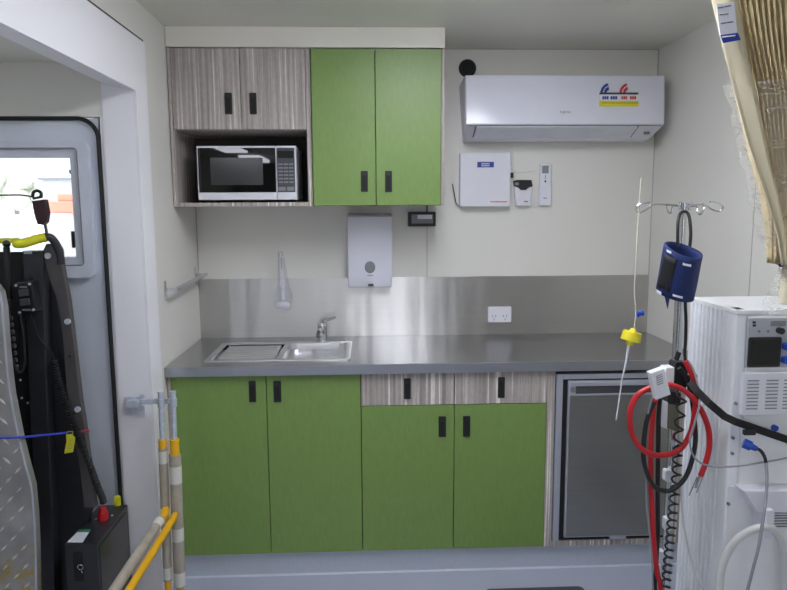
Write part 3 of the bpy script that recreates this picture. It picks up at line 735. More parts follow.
# ------------------------------------------------------------------ blue pressure cuff
cf = thing('pressure_cuff', 'blue rolled pressure cuff hanging from the drip stand hooks', 'cuff', (1.619, -1.47, 1.27))
ctop = Vector((1.614, -1.485, 1.403)); cbot = Vector((1.605, -1.46, 1.287)); axis = (cbot-ctop)
rows = []
NA = 44
for i in range(9):
    t = i/8; c = ctop+axis*t
    row = []
    for k in range(NA+1):
        a = math.radians(205+ (395*k/NA)); rr_ = .049+.0022*math.sin(a*3+t*3)
        spiral = 1-.10*k/NA
        x = math.cos(a)*rr_*.99*spiral; y = math.sin(a)*rr_*.80*spiral
        tl = .013*math.cos(a)*-1*(1-t)+.012*math.cos(a)*-1*t
        row.append(c+Vector((x, y, -.010*math.cos(a)+.017*math.sin(a))))
    rows.append(row)
cm = MB().grid(rows); co = obj('sleeve', cm, NAVY, cf, True)
md = co.modifiers.new('thick', 'SOLIDIFY'); md.thickness = .006; md.offset = 0
rows = []
for i in range(7):
    t = .12+i/6*.76; c = ctop+axis*t; row = []
    for k in range(9):
        a = math.radians(192+k*5.5); row.append(c+Vector((math.cos(a)*.0535, math.sin(a)*.0435, -.010*math.cos(a)+.017*math.sin(a))))
    rows.append(row)
vo = obj('black_patch', MB().grid(rows), BLACKM, cf, True); md = vo.modifiers.new('thick', 'SOLIDIFY'); md.thickness = .002
rows = []
c = ctop+axis*.10
def patch(t, a0, a1, hh, nm, m):
    rows = []
    for j in (-1, 1):
        row = []
        for k in range(6):
            a = math.radians(a0+(a1-a0)*k/5); row.append(ctop+axis*t+Vector((math.cos(a)*.0535, math.sin(a)*.0438, -.010*math.cos(a)+.017*math.sin(a)+j*hh)))
        rows.append(row)
    o = obj(nm, MB().grid(rows), m, cf); q = o.modifiers.new('thick', 'SOLIDIFY'); q.thickness = .001; return o
patch(.17, 252, 275, .0032, 'white_mark', WHITEP)
patch(.90, 245, 272, .0028, 'white_mark', WHITEP)
patch(.97, 196, 214, .004, 'white_mark', WHITEP)
patch(.03, 200, 216, .003, 'white_mark', WHITEP)
obj('strap_end', quad([(1.565, -1.487, 1.296), (1.584, -1.487, 1.296), (1.578, -1.487, 1.249)], -1.490, -1.486, .0005), NAVY, cf)
obj('cuff_hose', MB().tube(smooth([(1.612, -1.455, 1.411), (1.613, -1.45, 1.438), (1.617, -1.44, 1.474), (1.626, -1.43, 1.495), (1.639, -1.425, 1.502), (1.648, -1.43, 1.495), (1.65, -1.44, 1.469), (1.648, -1.45, 1.427), (1.643, -1.45, 1.347), (1.642, -1.45, 1.272), (1.647, -1.45, 1.212), (1.649, -1.45, 1.158), (1.649, -1.45, 1.119), (1.654, -1.45, 1.086)]), .0042, 10), BLACK, cf, True)

# ------------------------------------------------------------------ infusion line
il = thing('infusion_line', 'pale infusion line hanging from the left wire hook with yellow cap', 'infusion line', (1.511, -1.42, 1.165))
obj('tube', MB().tube(smooth([(1.522, -1.42, 1.59), (1.522, -1.415, 1.554), (1.522, -1.412, 1.501), (1.517, -1.42, 1.426), (1.516, -1.42, 1.332), (1.516, -1.42, 1.286), (1.522, -1.42, 1.231), (1.519, -1.42, 1.181)]), .0022, 8), TUBEY, il, True)
q = (1.534, -1.425, 1.227)
obj('blue_clamp', MB().box(q[0]-.010, q[0]+.008, -1.43, -1.415, q[2]-.005, q[2]+.005, bev=.002).box(q[0]-.012, q[0]-.006, -1.43, -1.416, q[2]-.009, q[2]+.001).box(q[0]+.001, q[0]+.006, -1.428, -1.416, q[2]-.002, q[2]+.008), BLUE, il)
a_, b_ = [Vector(v) for v in [(1.516, -1.42, 1.179), (1.508, -1.42, 1.145)]]
m0 = a_.lerp(b_, .08); m1 = a_.lerp(b_, .78)
yc = MB().cyl(m0, m1, .0245, .0265, n=14).cyl(a_.lerp(b_, -.18), m0, .006, .010).cyl(m1, b_.lerp(b_+(b_-a_), .15), .010)
obj('yellow_cap', yc, YELC, il, True)
obj('white_tip', MB().tube([(1.506, -1.42, 1.143), (1.5, -1.42, 1.092), (1.491, -1.42, 1.042), (1.479, -1.42, 0.9281)], .0042, 8, rf=lambda t: 1-.55*min(1, t*2)), WHITEP, il, True)

# ------------------------------------------------------------------ hoses round the stand
def hose(name, label, cat, pts, r, m, n=6, extra=None):
    t = thing(name, label, cat, pts[-1]) if extra else None
    o = obj('tube' if extra else name, MB().tube(smooth(pts, n), r, 12), m, t, True)
    if not extra: tag(o, label, cat)
    return t or o
rh = thing('red_hose', 'red rubber hose looped round the drip stand with a silver end fitting', 'hose', (1.695, -1.48, 0.7741))
obj('tube', MB().tube(smooth([(1.648, -1.455, 1.101), (1.659, -1.46, 1.08), (1.672, -1.46, 1.049), (1.684, -1.455, 0.9975), (1.682, -1.455, 0.9497), (1.67, -1.46, 0.8979), (1.637, -1.47, 0.8568), (1.58, -1.48, 0.8462), (1.531, -1.485, 0.8647), (1.499, -1.485, 0.91), (1.491, -1.485, 0.9711), (1.508, -1.485, 1.015), (1.541, -1.487, 1.037), (1.567, -1.495, 1.044), (1.597, -1.495, 1.045), (1.638, -1.49, 1.025), (1.678, -1.49, 0.9802), (1.703, -1.49, 0.9271), (1.71, -1.49, 0.8767), (1.704, -1.49, 0.8319), (1.69, -1.49, 0.7898)], 7), .0075, 12), RED, rh, True)
fp_ = [(1.69, -1.49, 0.7898), (1.68, -1.49, 0.7559), (1.672, -1.49, 0.739)]
ff = MB().cyl(fp_[0], fp_[1], .0045, n=12)
a_, b_ = Vector(fp_[0]), Vector(fp_[2]); sdv = Vector((.010, 0, .004))
for s_ in (-1, 1): ff.tube([a_+sdv*s_*.9, b_+sdv*s_], .0018, 6)
ff.tube([a_-sdv, a_+sdv], .002, 6); ff.tube([a_.lerp(b_, .6)-sdv, a_.lerp(b_, .6)+sdv], .0016, 6)
obj('fitting', ff, CHROME, rh, True, label='silver wire end fitting')
hose('red_hose', 'straight red hose running down to the floor beside the drip stand', 'hose', [(1.578, -1.45, 1.004), (1.571, -1.45, 0.9812), (1.568, -1.45, 0.922), (1.567, -1.45, 0.8651), (1.571, -1.45, 0.7788), (1.578, -1.45, 0.6913), (1.589, -1.45, 0.5729), (1.602, -1.45, 0.4917), (1.616, -1.45, 0.4308)]+[(1.64, -1.45, .2), (1.60, -1.45, .02)], .0072, RED)
hose('black_hose', 'black hose looped lower round the drip stand behind the red loop', 'hose', [(1.635, -1.45, 1.081), (1.655, -1.45, 1.058), (1.673, -1.445, 1.012), (1.688, -1.445, 0.9322), (1.691, -1.45, 0.8625), (1.668, -1.465, 0.7914), (1.639, -1.47, 0.7539), (1.604, -1.475, 0.7426), (1.567, -1.475, 0.7607), (1.541, -1.475, 0.8183), (1.536, -1.475, 0.8749), (1.544, -1.47, 0.9431), (1.566, -1.46, 0.9899)], .0064, BLACK, 7)
hose('black_hose', 'straight thick black hose beside the straight red hose', 'hose', [(1.591, -1.44, 0.9948), (1.592, -1.435, 0.9308), (1.595, -1.435, 0.8446), (1.599, -1.435, 0.7281), (1.605, -1.435, 0.6095), (1.605, -1.435, 0.4891), (1.606, -1.435, 0.422)]+[(1.64, -1.435, .2), (1.615, -1.435, .02)], .0062, BLACK)
hose('grey_cable', 'thin grey cable hanging left of the straight red hose', 'cable', [(1.565, -1.47, 1.032), (1.557, -1.47, 1.007), (1.546, -1.47, 0.957), (1.546, -1.47, 0.901), (1.553, -1.46, 0.7977), (1.561, -1.455, 0.6941), (1.573, -1.45, 0.6268), (1.586, -1.45, 0.5282), (1.593, -1.45, 0.4315)]+[(1.62, -1.45, .2), (1.58, -1.44, .02)], .0024, CABLEG)
# coiled cord
cz = []
path = smooth([(1.638, -1.46, 1.028), (1.642, -1.46, 0.9801), (1.638, -1.46, 0.924), (1.638, -1.46, 0.8388), (1.638, -1.46, 0.767), (1.634, -1.46, 0.6946), (1.631, -1.46, 0.6214), (1.627, -1.46, 0.5326), (1.624, -1.46, 0.4366)], 40)
Ltot = 0; ph = 0
for i, p in enumerate(path):
    if i: Ltot += (path[i]-path[i-1]).length
    t = i/len(path)
    pitch = .040 if t < .35 else (.028 if t < .65 else .022)
    if i: ph += (path[i]-path[i-1]).length/pitch*2*PI
    r_ = .0105
    cz.append((p, ph))
pts = []
for i in range(len(cz)-1):
    p0, a0 = cz[i]; p1, a1 = cz[i+1]
    nst = max(1, int((a1-a0)/(PI/5)))
    for k in range(nst):
        t = k/nst; a = a0+(a1-a0)*t; p = p0.lerp(p1, t); pts.append(p+Vector((math.cos(a)*.0115, math.sin(a)*.0115, 0)))
tag(obj('coiled_cord', MB().tube(pts, .0030, 6), BLACK, None, True), 'black coiled cord hanging down in front of the drip stand', 'cord')
ch_ = hose('white_cable', 'thin white cable curving down from the stand towards the machine foot', 'cable', [(1.664, -1.42, 0.8957), (1.67, -1.42, 0.7788), (1.678, -1.42, 0.6749), (1.689, -1.425, 0.5962), (1.706, -1.44, 0.5132), (1.732, -1.46, 0.4393), (1.761, -1.46, 0.3898)]+[(1.79, -1.56, .2), (1.80, -1.57, .02)], .0030, TUBEW)
hose('grey_cable', 'light grey cable looping from the stand across the machine front', 'cable', [(1.649, -1.43, 1.106), (1.657, -1.46, 1.099), (1.67, -1.47, 1.069), (1.675, -1.485, 1.028), (1.671, -1.5, 0.9916), (1.659, -1.5, 0.9369), (1.648, -1.505, 0.8974), (1.656, -1.51, 0.8575), (1.679, -1.52, 0.8358), (1.72, -1.53, 0.8312), (1.777, -1.535, 0.8355), (1.833, -1.54, 0.8459), (1.899, -1.545, 0.8601), (1.961, -1.55, 0.8798), (2.061, -1.54, 0.9014), (2.128, -1.51, 0.9004)], .0026, CABLEG)

# ------------------------------------------------------------------ treatment machine
MX = 1.757; MF = -1.50; MBk = -1.244; MZ = 1.2462; MR = 2.135
mc = thing('medical_machine', 'tall white medical machine with ribbed side and front sockets', 'medical machine', ((MX+MR)/2, (MF+MBk)/2, 0))
obj('body', MB().box(MX+.010, MR, MF+.004, MBk, .11, MZ-.002, bev=.003), OFFW, mc)
rb = MB()
pf = [(MX+.012, MBk)]; N = 9
yy0, yy1 = MBk-.004, MF+.045
for k in range(N):
    a = yy0+(yy1-yy0)*k/N; b_ = yy0+(yy1-yy0)*(k+1)/N; w = (b_-a)
    pf += [(MX+.011, a), (MX+.011, a+w*.12), (MX-.003, a+w*.30), (MX-.003, a+w*.80), (MX+.011, b_)]
pf += [(MX+.012, MF+.045)]
rb.prism(pf, .115, MZ-.012, 'z'); obj('ribbed_side', rb, RIBM, mc)
obj('corner_post', MB().box(MX, MX+.03, MF, MF+.047, .11, MZ, bev=.004), RIBM, mc)
obj('top_lip', MB().box(MX-.002, MR, MF-.002, MBk+.002, MZ-.014, MZ, bev=.003), OFFW, mc)
obj('front_cover', MB().box(MX+.032, MR-.004, MF-.004, MF+.006, 0.766+.002, MZ-.018, bev=.002), OFFW, mc)
obj('lower_cover', MB().box(MX+.006, MR-.004, MF-.004, MF+.006, .115, 0.766-.001, bev=.002), OFFW, mc)
p0, p1 = (1.785, -1.51, 1.225), (1.931, -1.51, 1.092)
pn = obj('control_panel', MB().box(p0[0], MR-.03, MF-.008, MF, p1[2], p0[2], bev=.002), mat('panel_grey', (176, 180, 186), .4), mc, label='grey control panel')
s0, s1 = (1.788, -1.512, 1.175), (1.875, -1.512, 1.095)
so = obj('black_socket', MB().rplate(s0[0], s1[0], s1[2], s0[2], MF-.014, MF-.007, .005, bev=.002), BLACK, pn)
obj('socket_recess', MB().rplate(s0[0]+.008, s1[0]-.008, s1[2]+.008, s0[2]-.008, MF-.0145, MF-.0135, .006), GLASSB, so)
kn = (1.868, -1.515, 1.192); obj('knob', MB().cyl((kn[0], MF-.022, kn[2]), (kn[0], MF-.007, kn[2]), .0085, n=20), BLACK, pn, True)
b = MB()
for px, py in ((754.6, 322.3), (754.6, 325.2)): q = (1.8, -1.51, 1.214); 
for (qx, _, qz) in [(1.8, -1.51, 1.214), (1.801, -1.51, 1.206)]: b.box(qx-.004, qx+.004, MF-.010, MF-.007, qz-.0028, qz+.0028)
obj('indicator_block', b, BLACK, pn)
b = MB()
for (qx, _, qz) in [(1.815, -1.51, 1.19), (1.839, -1.51, 1.19), (1.871, -1.51, 1.21)]: b.cyl((qx, MF-.010, qz), (qx, MF-.007, qz), .0035, n=12)
b.box(p0[0]+.06, p0[0]+.10, MF-.0088, MF-.0078, p0[2]-.022, p0[2]-.008)
obj('small_controls', b, GREYP, pn)
b = MB()
for (qx, _, qz) in [(1.889, -1.515, 1.15), (1.889, -1.515, 1.114)]: b.rplate(qx-.010, qx+.012, qz-.009, qz+.009, MF-.026, MF-.007, .005)
obj('blue_connector', b, BLUE, pn)
v0, v1 = (1.774, -1.515, 1.082), (1.937, -1.515, 0.9658)
vb = MB().box(v0[0], MR-.03, MF-.020, MF-.003, v1[2], v0[2], bev=.003)
vp = obj('vent_box', vb, WHITEP, mc)
b = MB(); sl0 = [(1.786, -1.522, 1.061), (1.817, -1.522, 1.06), (1.837, -1.522, 1.06), (1.869, -1.522, 1.06), (1.884, -1.522, 1.059), (1.918, -1.522, 1.059)]
zt0 = 1.061; zb0 = 0.9851
for c in range(3):
    for r in range(9):
        z = zt0+(zb0-zt0)*r/8; b.box(sl0[2*c][0], sl0[2*c+1][0], MF-.0210, MF-.0195, z-.0014, z+.0014)
obj('vent_slots', b, GREYP, vp)
for (qx, _, qz) in [(1.767, -1.506, 0.9955), (1.766, -1.506, 0.8572), (1.764, -1.506, 0.7154), (1.765, -1.506, 0.9009)]: obj('screw', MB().cyl((qx, MF-.008, qz), (qx, MF-.002, qz), .0042, n=12), GREYP, mc)
# lower sloping hood
w0 = [(1.775, -1.54, 0.7726), (1.969, -1.54, 0.7652), (1.974, -1.54, 0.7034), (1.819, -1.54, 0.7102)]
obj('hood', MB().prism([(p[0], p[2]) for p in w0], MF-.05, MF-.003, 'y', bev=.003), WHITEP, mc)
lv = MB(); g0, g1 = (1.882, -1.512, 0.6896), (1.964, -1.512, 0.6445)
lp = obj('louvre_plate', MB().box(g0[0], MR-.03, MF-.012, MF-.003, g1[2], g0[2], bev=.001), GREYP, mc)
for r in range(6): z = g0[2]-.003-(g0[2]-g1[2]-.006)*r/5; lv.box(g0[0]+.003, MR-.04, MF-.0145, MF-.0115, z-.0012, z+.0012)
obj('louvre_slats', lv, WHITEP, lp)
bo = (1.846, -1.55, 0.6834); obj('hose_bracket', MB().rplate(1.834, 1.855, 0.644, 0.7226, -1.565, MF-.003, .003), WHITEP, mc)
for x in (MX+.05, MR-.05):
    for y in (MF+.05, MBk-.05): obj('foot', MB().cyl((x, y, 0), (x, y, .112), .02), BLACK, mc, True)
kb = (1.875, -1.51, 0.9277); obj('blue_knob', MB().cyl((kb[0], MF-.014, kb[2]), (kb[0], MF-.002, kb[2]), .008), BLUE, mc, True)
mh = thing('drain_hose', 'translucent white hose arching over the bracket on the machine front', 'hose', (1.833, -1.56, 0.4967))
obj('tube', MB().tube(smooth([(1.734, -1.54, 0.4238), (1.733, -1.54, 0.4877), (1.737, -1.54, 0.5566), (1.755, -1.55, 0.6212), (1.78, -1.56, 0.6566), (1.804, -1.575, 0.6789), (1.83, -1.58, 0.6834), (1.856, -1.575, 0.6678), (1.881, -1.565, 0.6256), (1.896, -1.56, 0.5661), (1.91, -1.55, 0.4882), (1.915, -1.55, 0.4243)]+[] ), .0105, 12), TUBEW, mh, True)
# restraint strap
sp = [(1.657, -1.47, 1.047), (1.668, -1.49, 1.027), (1.691, -1.51, 0.9997), (1.733, -1.515, 0.9637), (1.759, -1.525, 0.9514), (1.789, -1.53, 0.9416), (1.844, -1.53, 0.9214), (1.897, -1.53, 0.9025), (1.993, -1.525, 0.867), (2.137, -1.508, 0.8153)]
b = MB(); rows = []
for i, p in enumerate(sp):
    p = Vector(p); nx = Vector(sp[min(i+1, len(sp)-1)])-Vector(sp[max(i-1, 0)]); nx.normalize()
    up = Vector((-nx.z, 0, nx.x)).normalized()*.0100; rows.append([p-up, p+up])
b.grid(rows)
stp = thing('restraint_strap', 'wide black restraint strap running from stand across the machine', 'strap', (1.729, -1.52, 0.964))
o = obj('webbing', b, BLACKM, stp); md = o.modifiers.new('thick', 'SOLIDIFY'); md.thickness = .003
q = (1.791, -1.535, 0.9269); obj('buckle', MB().rplate(q[0]-.016, q[0]+.016, q[2]-.008, q[2]+.006, -1.538, -1.53, .003), BLACK, stp)
# blue plug with grey lead
bp0 = [(1.78, -1.53, 0.8954), (1.795, -1.54, 0.8891), (1.808, -1.545, 0.8839)]
lead = thing('power_lead', 'grey power lead with bright blue plug hanging on the machine front', 'lead', bp0[0])
u0, u1 = Vector(bp0[0]), Vector(bp0[2])
obj('blue_plug', MB().cyl(u0, u0.lerp(u1, .55), .0135, n=8).cyl(u0.lerp(u1, .5), u1, .010, .007, n=8), BLUE, lead, True)
obj('plug_tail', MB().tube(smooth([(1.805, -1.545, 0.8867), (1.816, -1.55, 0.8801), (1.827, -1.55, 0.8636), (1.833, -1.55, 0.8443)]), .0045, 10), BLACK, lead, True)
obj('cable', MB().tube(smooth([(1.832, -1.55, 0.8498), (1.828, -1.565, 0.8069), (1.819, -1.58, 0.7591), (1.803, -1.6, 0.7145), (1.797, -1.6, 0.6465), (1.792, -1.59, 0.5776), (1.786, -1.58, 0.5046), (1.782, -1.57, 0.4415)]), .0042, 10), CABLEG, lead, True)

# ------------------------------------------------------------------ wrapped privacy curtain
cu = thing('wrapped_curtain', 'pleated cream curtain bundled in clear plastic hanging from the ceiling', 'curtain', (1.722, -1.75, 1.386))
YC = -1.75
def tab(top, L_): return [(2.20, top)]+[(p[2], p[0]) for p in L_]
prof_l = tab(1.445, [(1.493, -1.8, 1.929), (1.52, -1.8, 1.844), (1.549, -1.8, 1.757), (1.567, -1.8, 1.703), (1.588, -1.8, 1.642), (1.613, -1.8, 1.58), (1.639, -1.8, 1.518), (1.661, -1.8, 1.455), (1.674, -1.8, 1.395)])
prof_w = [(1.562, -1.75, 1.774), (1.578, -1.75, 1.73), (1.592, -1.75, 1.689), (1.619, -1.75, 1.604), (1.643, -1.75, 1.518), (1.67, -1.75, 1.442), (1.696, -1.75, 1.391)]
prof_w = [(p[2], p[0]) for p in prof_w]
prof_r = [(2.20, 1.95), (1.94, 1.95), (1.86, 1.948), (1.74, 1.935), (1.66, 1.905), (1.58, 1.865), (1.50, 1.82), (1.43, 1.79), (1.388, 1.775)]
def interp(tab, z):
    for (z0, a), (z1, b_) in zip(tab, tab[1:]):
        if z <= z0 and z >= z1: t = (z0-z)/(z0-z1); return a+(b_-a)*t
    return tab[-1][1]
zs = [2.20-(2.20-1.39)*i/48 for i in range(49)]
panel_r = tab(1.535, [(1.555, -1.8, 1.93), (1.577, -1.8, 1.844), (1.601, -1.8, 1.757), (1.621, -1.8, 1.683), (1.639, -1.8, 1.611), (1.659, -1.8, 1.549), (1.675, -1.8, 1.476), (1.687, -1.8, 1.395)])
b = MB(); rows = []
for z in zs:
    l, r = interp(prof_l, z)+.004, interp(panel_r, z); rows.append([(l+(r-l)*k/6, -1.80+.006*math.sin(k*1.1+z*4), z) for k in range(7)])
b.grid(rows); o = obj('end_panel', b, CREAM, cu, True, label='plain cream end panel'); md = o.modifiers.new('thick', 'SOLIDIFY'); md.thickness = .002
b = MB(); rows = []; NP = 38
for z in zs:
    l, r = interp(panel_r, z)-.004, interp(prof_r, z); wd = (r-l); amp = .045*min(1, wd/.25)+.004
    row = []
    for k in range(NP*4+1):
        u = k/(NP*4); ph_ = u*NP*2*PI+.8*math.sin(z*7+u*6)
        row.append((l+wd*u+.004*math.sin(z*9+u*12), YC-.012+amp*math.sin(ph_)*.8+.012*math.sin(u*9+z*5), z))
    rows.append(row)
b.grid(rows); o = obj('pleats', b, TANC, cu, True, label='tan pleated curtain folds'); md = o.modifiers.new('thick', 'SOLIDIFY'); md.thickness = .0015
# clear plastic wrap round the lower half, tie, flared tail
def shell(zlist, cx_, hw, hd, wr, seed):
    rows = []; rd = random.Random(seed)
    for i, z in enumerate(zlist):
        c = cx_(z); a_ = hw(z); d_ = hd(z); row = []
        for k in range(49):
            a = 2*PI*k/48; w = 1+wr*math.sin(a*7+z*31)+wr*.8*math.sin(a*13-z*57)+wr*.5*math.sin(z*140+a*3)
            row.append((c+a_*w*math.cos(a), YC+d_*w*math.sin(a), z))
        rows.append(row)
    return MB().grid(rows)
cxf = lambda z: (interp(prof_w, z)+interp(prof_r, z))/2
hwf = lambda z: (interp(prof_r, z)-interp(prof_w, z))/2+.002
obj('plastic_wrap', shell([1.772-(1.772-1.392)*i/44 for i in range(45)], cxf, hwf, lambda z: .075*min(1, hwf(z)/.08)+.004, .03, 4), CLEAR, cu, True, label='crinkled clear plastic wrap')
xt = 1.701+.026
obj('tie', MB().tube([(xt+.024*math.cos(2*PI*k/24), YC+.026*math.sin(2*PI*k/24), 1.386-.004*math.cos(2*PI*k/24)) for k in range(24)], .0035, 8, closed=True).ball((xt-.024, YC-.008, 1.388), .006), BLACK, cu, True)
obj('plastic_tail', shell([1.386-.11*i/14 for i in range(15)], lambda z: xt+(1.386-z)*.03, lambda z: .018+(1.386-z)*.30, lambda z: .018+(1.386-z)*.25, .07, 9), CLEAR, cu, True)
obj('cloth_tail', MB().tube([(xt, YC, 1.40), (xt+.002, YC, 1.35), (xt+.004, YC, 1.30)], .016, 12, rf=lambda t: .8+.4*t), CREAM, cu, True)
# label on the end panel
L = [(1.499, -1.812, 1.917), (1.534, -1.812, 1.922), (1.551, -1.812, 1.843), (1.515, -1.812, 1.843)]
a_ = [Vector(v) for v in [(1.497, -1.812, 1.917), (1.533, -1.812, 1.923), (1.543, -1.812, 1.863), (1.508, -1.812, 1.859)]]
lab = obj('care_label', MB().prism([(p.x, p.z) for p in a_], -1.8145, -1.8125, 'y'), WHITEP, cu, label='white printed label with a blue band')
a2 = [Vector(v) for v in [(1.509, -1.812, 1.858), (1.544, -1.812, 1.863), (1.551, -1.812, 1.849), (1.516, -1.812, 1.843)]]
obj('blue_band', MB().prism([(p.x, p.z) for p in a2], -1.8148, -1.8125, 'y'), BLUEL, lab)
b = MB()
for p, q in (([(1.5, -1.815, 1.91), (1.527, -1.815, 1.915)]), ([(1.505, -1.815, 1.897), (1.522, -1.815, 1.899)]), ([(1.508, -1.815, 1.88), (1.533, -1.815, 1.884)])):
    b.tube([Vector(p), Vector(p).lerp(Vector(q), .45)], .0012, 4); b.tube([Vector(p).lerp(Vector(q), .5), Vector(q)], .0012, 4)
obj('label_print', b, PRINT, lab)
b = MB(); p, q = [Vector(v) for v in [(1.512, -1.815, 1.854), (1.539, -1.815, 1.857)]]; b.tube([p, q], .0011, 4); obj('band_print', b, WHITEP, lab)
obj('curtain_track', MB().box(1.40, 2.0, YC-.015, YC+.015, 2.20, 2.234), WHITEP, cu)

# ------------------------------------------------------------------ folded handrail gate by the left wall
hr = thing('handrail_gate', 'folded yellow handrail gate partly wrapped in grey paper and tape', 'handrail', (.06, -.85, 0))
YP = -.86
def vpole(px_top, py_top, x=None):
    return None
pA, pB = (0.0628, -0.86, 0.8715), (0.1049, -0.86, 0.8708)
qA, qB = (0.0531, -0.86, 0.152), (0.0957, -0.86, 0.1507)
def zpx(py): return pA[2]+(qA[2]-pA[2])*(py-393)/(584-393)
def pole(p, q, cuts):
    def X_(z): return p[0]+(q[0]-p[0])*(z-p[2])/(q[2]-p[2])
    for y1, y0, r, m, nm in cuts:
        z1, z0 = zpx(y1), (zpx(y0) if y0 < 900 else 0.0)
        obj(nm, MB().cyl((X_(z0), YP, z0), (X_(z1), YP, z1), r, n=20), m, hr, True)
RT = .0105
pole(pA, qA, [(393, 438, .0098, GALV, 'pole'), (438, 446, .0145, YELP, 'yellow_sleeve'), (449, 461, .0160, TAPE, 'white_tape'),
          (446, 506, .0155, PAPER, 'paper_wrap'), (506, 520, .012, YELP, 'yellow_sleeve'), (520, 580, .0155, PAPER, 'paper_wrap'), (566, 578, .016, TAPE, 'white_tape'), (580, 999, .012, YELP, 'pole_foot')])
pole(pB, qB, [(393, 438, .0098, GALV, 'pole'), (438, 453, .0165, YELP, 'yellow_sleeve'), (464, 481, .0212, TAPE, 'white_tape'),
          (453, 586, .0205, PAPER, 'paper_wrap'), (526, 539, .0211, TAPE, 'white_tape'), (571, 585, .0211, TAPE, 'white_tape'), (586, 999, .014, YELP, 'pole_foot')])
zA = {395: pA[2]}
for p in (pA, pB):
    obj('collar', MB().cyl((p[0], YP, zA[395]-.05), (p[0], YP, zA[395]-.02), .0125).cyl((p[0], YP, zA[395]), (p[0], YP, zA[395]+.006), .011), GALV, hr, True)
obj('bracket_arm', MB().box(-0.0137, pB[0], YP+.012, YP+.026, zA[395]-.044, zA[395]-.026, bev=.002), GALV, hr)
bp1 = MB().rplate(-0.094, -0.0208, 0.809, 0.8378, YE-.006, YE-.0005, .002).rplate(-0.0926, -0.0208, 0.7702, 0.8022, YE-.006, YE-.0005, .002)
bp1.cyl((-0.0202, YE-.03, zA[395]-.05), (-0.0202, YE-.03, zA[395]-.02), .008).box(-0.0816, -0.0349, YE-.03, YE-.004, 0.8022, 0.8285, bev=.002)
obj('wall_bracket', bp1, GALV, hr)
# diagonal rails coming toward the room
ra = Vector((0.1003, -0.885, 0.4293)); rb_ = Vector((0.0686, -1.33, 0.3809))
obj('yellow_rail', MB().tube([ra, rb_], .0125, 16), YELP, hr, True)
ga = Vector((0.0656, -0.885, 0.4415)); gb = Vector((0.0255, -1.33, 0.3823))
gm = ga.lerp(gb, .10)
obj('yellow_rail_end', MB().tube(smooth([ga+Vector((-.001, 0, .012)), ga, gm]), .0128, 16), YELP, hr, True)
obj('wrapped_rail', MB().tube([gm, gb], .0165, 16), PAPER, hr, True)
g2 = ga.lerp(gb, .12); g3 = ga.lerp(gb, .20); obj('white_tape', MB().cyl(g2, g3, .0172), TAPE, hr, True)
for e_ in (rb_, gb):
    obj('rail_post', MB().tube([e_+Vector((0, 0, .005)), (e_.x, e_.y, 0)], .0125, 12), YELP, hr, True)

# ------------------------------------------------------------------ wheelchair lift
wl = thing('wheelchair_lift', 'folded black wheelchair lift with yellow grip and checker plate platform', 'wheelchair lift', (-.35, -1.05, 0))
def poly(pts): return [(p[0], p[2]) for p in pts]
cpo = [(-0.7018, -1.2, 1.302), (-0.2922, -1.2, 1.298), (-0.2796, -1.2, 1.277), (-0.2748, -1.2, 1.23), (-0.2757, -1.2, 1.147), (-0.2757, -1.2, 1.056), (-0.2724, -1.2, 0.9674), (-0.2589, -1.2, 0.8402), (-0.2451, -1.2, 0.7488), (-0.2326, -1.2, 0.6786), (-0.2317, -1.2, 0.5887), (-0.2344, -1.2, 0.4914), (-0.2447, -1.2, 0.31), (-0.807, -1.2, 0.3278)]
PLATE = mat('checker_plate', (150, 148, 146), .34, .8, var=.2, scale=12)
def checker_mat():
    m = mat('yellow_worn_checker_plate', (168, 166, 164), .4, .6, var=.2, scale=12)
    nt = m.node_tree; nd = nt.nodes; lk = nt.links; b = nd['Principled BSDF']
    src = b.inputs['Base Color'].links[0].from_socket
    tc = nd.new('ShaderNodeTexCoord'); sp_ = nd.new('ShaderNodeSeparateXYZ'); lk.new(tc.outputs['Object'], sp_.inputs[0])
    nz = nd.new('ShaderNodeTexNoise'); nz.inputs['Scale'].default_value = 26; nz.inputs['Detail'].default_value = 8; nz.inputs['Roughness'].default_value = .7; lk.new(tc.outputs['Object'], nz.inputs['Vector'])
    ma = nd.new('ShaderNodeMath'); ma.operation = 'MULTIPLY_ADD'; lk.new(sp_.outputs['Z'], ma.inputs[0]); ma.inputs[1].default_value = -9; ma.inputs[2].default_value = 4.95
    ad = nd.new('ShaderNodeMath'); ad.operation = 'MINIMUM'; lk.new(ma.outputs[0], ad.inputs[0]); ad.inputs[1].default_value = .50
    mu = nd.new('ShaderNodeMath'); mu.operation = 'ADD'; lk.new(ad.outputs[0], mu.inputs[0]); lk.new(nz.outputs['Fac'], mu.inputs[1])
    rp = nd.new('ShaderNodeValToRGB'); rp.color_ramp.elements[0].position = .98; rp.color_ramp.elements[1].position = 1.0
    mr = nd.new('ShaderNodeMapRange'); mr.inputs[1].default_value = .98; mr.inputs[2].default_value = 1.12; lk.new(mu.outputs[0], mr.inputs[0])
    mx = nd.new('ShaderNodeMix'); mx.data_type = 'RGBA'; lk.new(mr.outputs[0], mx.inputs[0]); lk.new(src, mx.inputs[6]); mx.inputs[7].default_value = s2l((178, 152, 52))+(1,)
    lk.new(mx.outputs[2], b.inputs['Base Color'])
    return m
b = MB().prism(poly(cpo), -1.2, -1.17, 'y')
pl = obj('platform', b, checker_mat(), wl, label='silver checker plate platform, yellow paint worn at its foot')
